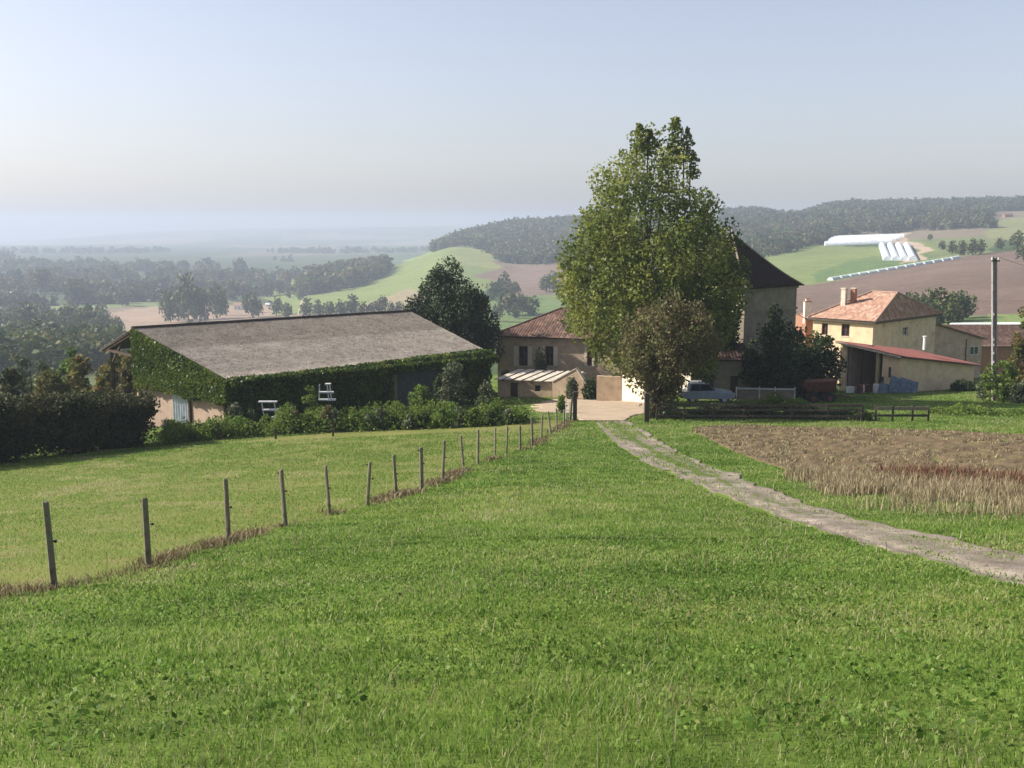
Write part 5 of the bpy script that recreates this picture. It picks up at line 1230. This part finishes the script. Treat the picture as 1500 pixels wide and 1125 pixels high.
for i, (sx, by, top, hw, mt) in enumerate(sps):
    b = GP(sx, by); H = P(sx, top, b.y).z-b.z
    near_ = 'by the clay wall of the barn gable' if sx < 330 else 'before the left half of the barn' if sx < 500 else 'before the right half of the barn' if sx < 640 else 'on the turf between barn and drive' if sx < 800 else 'beside the wire gate'
    bush('young_shrub', f'{ad[i]} young shrub {near_}, {["first","second","third","fourth","fifth","sixth","seventh","eighth","ninth","tenth","eleventh","twelfth","thirteenth","fourteenth","fifteenth","sixteenth","seventeenth","eighteenth","nineteenth","twentieth","twenty-first","twenty-second","twenty-third","last"][i]} from the left', 'shrub', b, H, -px(hw, b.y), px(hw, b.y), 16, px(6, b.y), 55, .1, mt, 'young shrubs in the bed before the barn', seed=200+i, shape='tall' if hw < 12 else 'round')
for i, (sx, Y, top, hw, mt, lb) in enumerate([(617, 67, 561, 25, 'bright', 'bright green rounded bush in front of the dark barn wall'), (665, 70, 528, 24, 'olive', 'grey-leaved small tree in front of the barn wall, right part'), (712, 73, 560, 16, 'olive', 'slender grey-green sapling at the right corner of the barn'), (645, 71, 545, 16, 'darkleaf', 'dark bush between the bright bush and the grey-leaved tree'), (865, 82.2, 552, 13, 'darkleaf', 'dark round bush against the yard wall by the garden wall'), (838, 83.2, 556, 7, 'olive', 'small pale shrub in front of the garden wall'),
    (791, 90.6, 512, 10, 'olive', 'climbing shrub between the two shuttered windows'), (742, 91.5, 540, 9, 'olive', 'shrub against the left end of the farmhouse wall')]):
    b = GY(sx, Y); H = P(sx, top, Y).z-b.z
    bush('garden_bush', lb, 'bush', b, H, -px(hw, Y), px(hw, Y), 40, px(8, Y), 70, .12, mt, 'bushes by the barn and farmhouse', seed=240+i, shape='round')
thicket('bed_foliage', 'mixed low plants filling the bed before the barn', [GP(240, 652), GP(330, 641), GP(450, 633), GP(560, 628), GP(700, 623), GP(770, 617)], 52000, 1.35, 'bright', .8, .09)
for k, (sx, tp, bs) in enumerate([(258, 621, 643), (321, 620, 645), (404, 628, 644), (488, 610, 640), (541, 606, 632), (249, 626, 646)]):
    simple_post(sx, tp, bs, 2.5, f'thin dark stake in the planted bed, {["second","third","fourth","fifth","last","first"][k]} of six from the left', 'darkpost', 'garden_stake')
# ------------------------------------------------------------------ greenhouses and tunnels on the far slope
def tunnel(name, a_, b_, w, h, label, mat, group=None, ribs=True):
    root = empty(name, a_, label, 'greenhouse', group); d = (b_-a_); L_ = d.length; d.normalize(); s_ = Vector((-d.y, d.x, 0)).normalized(); n = 10; m_ = max(4, int(L_/3)); mb = MB(); V = []
    for i in range(m_+1):
        c_ = a_+(b_-a_)*(i/m_); c_.z = min(c_.z, g(c_.x, c_.y)+.4)
        for k in range(n+1): an_ = math.pi*k/n; V.append(c_+s_*(w/2*math.cos(an_))+up(h*math.sin(an_)*(1+.02*(i % 2))))
    fs = [(i*(n+1)+k, i*(n+1)+k+1, (i+1)*(n+1)+k+1, (i+1)*(n+1)+k) for i in range(m_) for k in range(n)]+[tuple(range(n+1)), tuple(m_*(n+1)+k for k in range(n+1))]
    mb.add(V, fs); mb.build('cover', M[mat], root)
    return root
M['film'] = surf('greenhouse_film', (.5, .54, .58), (.68, .72, .75), .3, rough=.45, bump=.1, spec=.5)
M['cloche'] = surf('cloche_film', (.42, .5, .46), (.58, .65, .6), .3, rough=.5, bump=.1)
for k in range(5):
    a_ = GP(1208+k*3, 360-k*2.2, 200); b_ = GP(1300+k*6, 357-k*2.2, 200)
    tunnel('greenhouse', a_, b_, 7, 3.4, f'{["front","second","middle","fourth","rear"][k]} one of the long white greenhouses lying across the far slope', 'film', 'long greenhouses on the far slope')
for k in range(4):
    a_ = GP(1300+k*12.5, 382, 200); b_ = GP(1292+k*12, 360, 200)
    tunnel('poly_tunnel', a_, b_, 4.6, 2.6, f'{["leftmost","second","third","rightmost"][k]} of four short white tunnels pointing downhill below the greenhouses', 'film', 'short tunnels below the greenhouses')
tunnel('greenhouse', GP(1392, 486, 140), GP(1530, 485, 140), 5, 1.8, 'long pale low greenhouse just behind the rust-red roof near the utility pole', 'cloche')
for k in range(14):
    sx = 1216+k*13.5; sy = 411-(sx-1216)*.172; a_ = GP(sx, sy, 200); b_ = GP(sx+11.5, sy-2.0, 200)
    tunnel('cloche_tunnel', a_, b_, 3.2, 1.5, f'{ordn[k].replace("nearest","first")} pale low cloche from the left in the line along the ploughed slope', 'cloche', 'low cloches along the ploughed slope')
# ------------------------------------------------------------------ distant trees
def proto_arr(rgs, H=1., leaf=.16, n=26, per=9, cr=.24, tall=False):
    rg = np.random.default_rng(rgs)
    prof = [(.12, -.2, .2), (.35, -.45, .45), (.65, -.42, .42), (.9, -.22, .22), (1, -.06, .06)] if not tall else [(.08, -.12, .12), (.35, -.24, .24), (.7, -.22, .22), (1, -.05, .05)]
    lc, lt, C = crown_pts(prof, H, n, cr, per, rg, shell=.35, up=1)
    k = lc[:, 2] > .02; lc = lc[k]; lt = lt[k]
    V, q, t_ = leafquads(lc, np.full(len(lc), leaf), lt, rg=rg, asp=1.2)
    return V, q, t_
def wood(name, label, poly, spacing, hmin, hmax, mat, seed, ymin=150, n=12, per=9, leaf=.2, gap=0):
    rg = np.random.default_rng(seed); pl = wpoly(poly, ymin) if poly[0][1] < 700 and max(q[1] for q in poly) < 700 else [(q.x, q.y) for q in (GY(a, b) for a, b in poly)]
    pa = np.array(pl); x0_, y0_ = pa.min(0); x1_, y1_ = pa.max(0); N = int((x1_-x0_)*(y1_-y0_)/spacing**2)
    x = rg.uniform(x0_, x1_, N); y = rg.uniform(y0_, y1_, N); k = inpoly(x, y, pl); x = x[k]; y = y[k]
    if gap: k = fbm(x, y, gap, 3, seed+50) > .49; x = x[k]; y = y[k]
    z = G(x, y)
    prs = [proto_arr(seed*10+i, n=n, per=per, leaf=leaf, cr=.27) for i in range(6)]
    Vs = []; Qs = []; Ts = []; off = 0
    for i in range(len(x)):
        V, q, t_ = prs[rg.integers(0, 6)]; h = rg.uniform(hmin, hmax); w_ = h*rg.uniform(.85, 1.3); a_ = rg.uniform(0, 6.28); ca, sa = math.cos(a_), math.sin(a_)
        Vs.append(np.stack([x[i]+(V[:, 0]*ca-V[:, 1]*sa)*w_, y[i]+(V[:, 0]*sa+V[:, 1]*ca)*w_, z[i]-.08*h+V[:, 2]*h], -1)); Qs.append(q+off); off += len(V); Ts.append(t_+rg.normal(0, .26))
    o = np_mesh(name, np.vstack(Vs), [np.vstack(Qs)], M[mat], np.clip(np.concatenate(Ts), 0, 1)); kind(o, 'stuff', label, 'wood'); print(name, len(x)); return o
wood('ridge_wood', 'hazy wood covering the hilltop left of the poplar', [(636, 1330), (700, 1270), (735, 1080), (800, 1020), (900, 1020), (980, 1050), (980, 1700), (800, 1720), (690, 1650), (636, 1500)], 8.5, 9, 14, 'wood_far', 1)
wood('ridge_wood', 'long dark wood along the skyline hill at the right', [(1050, 1150), (1200, 1120), (1430, 1100), (1440, 1300), (1640, 1320), (1640, 1700), (1180, 1700), (1178, 1560), (1140, 1560), (1132, 1700), (1050, 1700)], 9, 9, 13, 'wood_far', 2)
wood('hillside_wood', 'dark wood on the slope above the greenhouses', [(1040, 640), (1110, 700), (1190, 840), (1225, 960), (1340, 960), (1440, 960), (1430, 1120), (1200, 1130), (1040, 1150)], 9, 7, 10, 'wood_far', 3)
wood('spur_wood', 'dark hazy wood crowning the low green spur', [(445, 960), (500, 960), (568, 1060), (568, 1240), (500, 1260), (445, 1200)], 8, 12, 17, 'wood_far', 4)
wood('valley_wood', 'blue hazy woodland band across the far valley floor', [(-200, 398), (430, 396), (430, 388), (-200, 389)], 24, 11, 18, 'wood_far', 5, gap=220)
wood('valley_wood', 'hazy belt of trees beyond the brown valley field', [(-200, 428), (150, 425), (240, 420), (420, 425), (425, 408), (-200, 410)], 15, 8, 16, 'wood_far', 6, gap=90)
wood('valley_wood', 'distant blue tree line at the foot of the far hills', [(-200, 377), (640, 376), (640, 371), (-200, 371)], 50, 14, 24, 'wood_far', 7, gap=400)
wood('valley_thicket', 'thick mid-green wood falling away behind the hedge at the left', [(-200, 560), (180, 545), (165, 500), (150, 482), (60, 478), (-200, 478)], 6.5, 7, 12, 'valley', 8, 120, n=22, per=12, leaf=.11)
for k_, (y0_, y1_, xa_, xb_, hh_) in enumerate([(700, 725, -80, 230, 9), (815, 850, -100, 330, 11), (1010, 1050, -150, 400, 12), (1230, 1290, -150, 440, 13), (1500, 1580, -200, 620, 14), (1850, 1950, -200, 640, 14), (2600, 2750, -200, 660, 16)]):
    sp_ = (6.5, 8, 9, 12, 15, 18, 26)[k_]; sl_ = 60*(k_ % 2)
    wood('hedgerow_belt', ['hazy tree belt beside the brown valley field', 'second hazy belt of trees on the valley floor', 'third hazy belt of trees on the valley floor', 'fourth hazy belt of trees, left of the green spur', 'fifth pale belt of trees far across the valley', 'sixth pale belt of trees far across the valley', 'faintest tree belt below the far blue ridge'][k_], [(xa_, y0_), (xb_, y0_+sl_), (xb_, y1_+sl_+1), (xa_, y1_+1)], sp_, hh_*.7, hh_*1.2, 'wood_far', 60+k_, gap=60+30*k_)
protos = []
for i in range(6):
    V, q, t_ = proto_arr(900+i, n=34, per=16, leaf=.1, cr=.2, tall=(i == 5)); protos.append((V, q, t_))
def far_tree(i, sx, sy, toppx, label, group, mat='valley', wid=1.0, ym=150, name='broadleaf_tree'):
    b = GP(sx, sy, ym); H = P(sx, sy-toppx, b.y).z-b.z; k = far_tree.n = getattr(far_tree, 'n', 0)+1
    key = (i, mat)
    root = empty(name, b, label, 'tree', group); root.scale = (H*wid, H*wid, H); root.rotation_euler = (0, 0, k*1.7)
    if key not in far_tree.c:
        V, q, t_ = protos[i]; o = np_mesh('crown', V, [q], M[mat], t_, parent=root)
        mb = MB(); mb.tube([(0, 0, -.05), (0, 0, .3), (.01, 0, .6)], [.028, .02, .008], 6); L0 = W(root); mb.v = [tuple(Vector(p)+L0) for p in mb.v]; tr = mb.build('trunk', M['bark'], root)
        far_tree.c[key] = (o.data, tr.data)
    else:
        for nm, d in zip(('crown', 'trunk'), far_tree.c[key]): o = bpy.data.objects.new(nm, d); COL.objects.link(o); o.parent = root
far_tree.c = {}
rg = np.random.default_rng(31)
grp = [
 ('trees in the left valley beyond the hedge', 'mid-green tree in the left valley belt, {}', 'valley', [(8, 500, 42), (40, 492, 45), (70, 498, 44), (100, 494, 46), (132, 496, 48), (150, 500, 42), (20, 520, 40), (55, 518, 42), (90, 522, 42), (120, 520, 45), (-10, 480, 34), (60, 475, 30), (105, 472, 30), (150, 470, 26), (170, 490, 26)]),
 ('tall trees standing by the brown valley field', 'tall hazy tree at the edge of the brown valley field, {}', 'valley', [(250, 472, 52), (262, 470, 46), (276, 473, 60), (288, 468, 54), (300, 472, 48), (326, 462, 40), (318, 466, 46), (246, 468, 40), (370, 466, 34), (362, 458, 30), (379, 464, 26)]),
 ('trees along the lane before the green spur', 'bushy tree above the barn ridge line, {}', 'wood_far', [(405, 462, 26), (420, 466, 24), (450, 466, 26), (466, 466, 24), (482, 466, 22), (500, 466, 28), (516, 465, 30), (532, 466, 26), (548, 462, 22), (560, 461, 30), (572, 464, 24), (585, 462, 20), (440, 440, 18), (425, 436, 20), (455, 432, 24), (470, 428, 22), (410, 432, 22)]),
 ('trees in the hollow right of the conifer', 'hazy tree in the hollow between the conifer and the poplar, {}', 'wood_far', [(722, 440, 30), (738, 438, 34), (752, 436, 26), (745, 462, 32), (765, 460, 30), (780, 462, 28), (800, 428, 26), (812, 424, 28), (728, 470, 26), (755, 466, 24), (826, 440, 24)]),
 ('trees on the plough below the cloches', 'dark green tree in the thicket on the ploughed slope, {}', 'valley', [(1306, 462, 30), (1320, 466, 34), (1334, 468, 38), (1348, 470, 40), (1362, 472, 44), (1376, 472, 44), (1390, 472, 44), (1402, 470, 42), (1414, 466, 36), (1340, 474, 36), (1370, 478, 36), (1396, 478, 34)]),
 ('trees beside the greenhouses', 'rounded tree on the slope right of the greenhouses, {}', 'valley', [(1395, 372, 16), (1408, 374, 20), (1424, 374, 22), (1436, 372, 18), (1465, 366, 20), (1490, 368, 26), (1380, 366, 14), (1500, 382, 24), (1485, 352, 10), (1362, 352, 10)]),
 ('trees dotted over the far belt', 'pale hazy tree rising from the far belt, {}', 'wood_far', [(60, 430, 34), (112, 446, 44), (118, 442, 34), (180, 448, 26), (200, 442, 30), (215, 440, 28), (160, 440, 24), (30, 440, 24), (340, 440, 30), (392, 434, 24)]),
]
ords2 = ['first', 'second', 'third', 'fourth', 'fifth', 'sixth', 'seventh', 'eighth', 'ninth', 'tenth', 'eleventh', 'twelfth', 'thirteenth', 'fourteenth', 'fifteenth', 'sixteenth', 'last']
for gi, (gname, lb, mt, lst) in enumerate(grp):
    srt = sorted(lst)
    for k, (sx, sy, tp) in enumerate(srt):
        o_ = ords2[k] if k < len(srt)-1 else 'rightmost'
        far_tree(int(rg.integers(0, 6)) if gi == 1 else int(rg.integers(0, 5)), sx, sy, tp*rg.uniform(.9, 1.1), lb.format(('leftmost' if k == 0 else o_+(' from the left' if o_ != 'rightmost' else ''))), gname, mt, rg.uniform(.8, 1.15) if gi != 1 else rg.uniform(.5, .75))
# far houses
def far_house(sx, sy, w, h, label, roofm='tile_farm', wallm='white', ym=200, depth=.8):
    b = GP(sx, sy, ym); b = b; wm = px(w, b.y); hm = px(h, b.y); r = empty('valley_house', b, label, 'house', 'tiny far houses')
    mb = MB(); mb.box(b-Vector((wm/2, 0, 2)), (wm, 0, 0), (0, wm*depth, 0), up(hm*.6+2)); mb.build('wall', M[wallm], r)
    mb = MB(); y0_ = b.y-.5; y1_ = b.y+wm*depth+.5; zc = b.z+hm*.6
    mb.prism([Vector((b.x-wm/2-.4, y0_, zc)), Vector((b.x-wm/2-.4, y1_, zc)), Vector((b.x-wm/2-.4, (y0_+y1_)/2, b.z+hm))], (wm+.8, 0, 0)); mb.build('roof', M[roofm], r)
    for f in (.25, .65): mb = MB(); mb.box(b+Vector((-wm/2+wm*f, -.05, hm*.15)), (wm*.12, 0, 0), (0, .04, 0), up(hm*.28)); mb.build('window', M['glass'], r)
far_house(348, 454, 11, 11, 'small white house with reddish roof beyond the barn ridge, in the valley')
far_house(392, 449, 6, 5, 'tiny white shed in the valley, right of the reddish-roofed house', 'white')
far_house(1194, 336, 9, 7, 'white farmhouse on the far right hill above the greenhouses')
far_house(1180, 340, 12, 5, 'low brown-roofed building on the far right hill beside the white farmhouse', 'tile_house', 'brick')
far_house(20, 432, 10, 5, 'pale factory-like building at the far left of the valley', 'white', 'white')
far_house(42, 434, 14, 4, 'long low pale building in the valley beside the far left one', 'tile_farm', 'white')
far_house(170, 424, 7, 4, 'tiny pale house in the far belt of the valley', 'white', 'white')
far_house(1478, 318, 12, 6, 'dark-roofed building on the skyline field at the far right', 'tile_house', 'brick')
# pale lane on the spur
def lane():
    c_ = [(437, 462), (440, 448), (443, 438), (438, 430), (430, 424)]; l_ = [GP(a-1.5, b, 300) for a, b in c_]; r_ = [GP(a+1.8, b, 300) for a, b in c_]
    o = loft('lane', l_, r_, 60, 5, M['yard'], .25, 0); kind(o, 'structure')
lane()
# ------------------------------------------------------------------ haze, sky, sun
mb = MB(); mb.box((-9000, -7600, -90), (18000, 0, 0), (0, 15200, 0), (0, 0, 166))
hm, nt, N, L = newmat('haze_air'); out = nd(nt, 'ShaderNodeOutputMaterial'); v = nd(nt, 'ShaderNodeVolumePrincipled')
v.inputs['Color'].default_value = (.52, .6, .74, 1); v.inputs['Density'].default_value = 3.5e-4; v.inputs['Anisotropy'].default_value = .2
L.new(v.outputs[0], out.inputs['Volume'])
hz_ = mb.build('haze', hm); hz_['kind'] = 'stuff'
EL, PHI = math.radians(34), math.radians(83)
sd = Vector((-math.sin(PHI)*math.cos(EL), math.cos(PHI)*math.cos(EL), math.sin(EL)))
w = bpy.data.worlds.new('World'); SC.world = w; w.use_nodes = True; nt = w.node_tree; nt.nodes.clear()
sky = nt.nodes.new('ShaderNodeTexSky'); sky.sky_type = 'NISHITA'; sky.sun_disc = False; sky.sun_elevation = EL; sky.sun_rotation = math.atan2(sd.x, sd.y); sky.dust_density = 1.8; sky.air_density = 1.0; sky.ozone_density = 1.0; sky.altitude = 100
bg = nt.nodes.new('ShaderNodeBackground'); bg.inputs[1].default_value = .088; wo = nt.nodes.new('ShaderNodeOutputWorld'); _h = nd(nt, 'ShaderNodeHueSaturation'); _h.inputs['Saturation'].default_value = .68; nt.links.new(sky.outputs[0], _h.inputs['Color']); _m = mixc(nt, 1.0, _h.outputs[0], (1.02, .965, 1.02), 'MULTIPLY'); nt.links.new(_m, bg.inputs[0]); nt.links.new(bg.outputs[0], wo.inputs[0])
sl = bpy.data.lights.new('sun', 'SUN'); sl.energy = 5.0; sl.angle = math.radians(.6); sl.color = (1, .93, .82); so = bpy.data.objects.new('sun', sl); COL.objects.link(so); so.rotation_euler = (-sd).to_track_quat('-Z', 'Y').to_euler()
SC.view_settings.view_transform = 'Standard'; SC.view_settings.look = 'None'; SC.view_settings.exposure = .98; SC.view_settings.gamma = 1
cy = SC.cycles; cy.max_bounces = 6; cy.diffuse_bounces = 3; cy.glossy_bounces = 2; cy.transmission_bounces = 3; cy.volume_bounces = 1; cy.transparent_max_bounces = 8
cy.use_denoising = True; cy.denoiser = 'OPENIMAGEDENOISE'
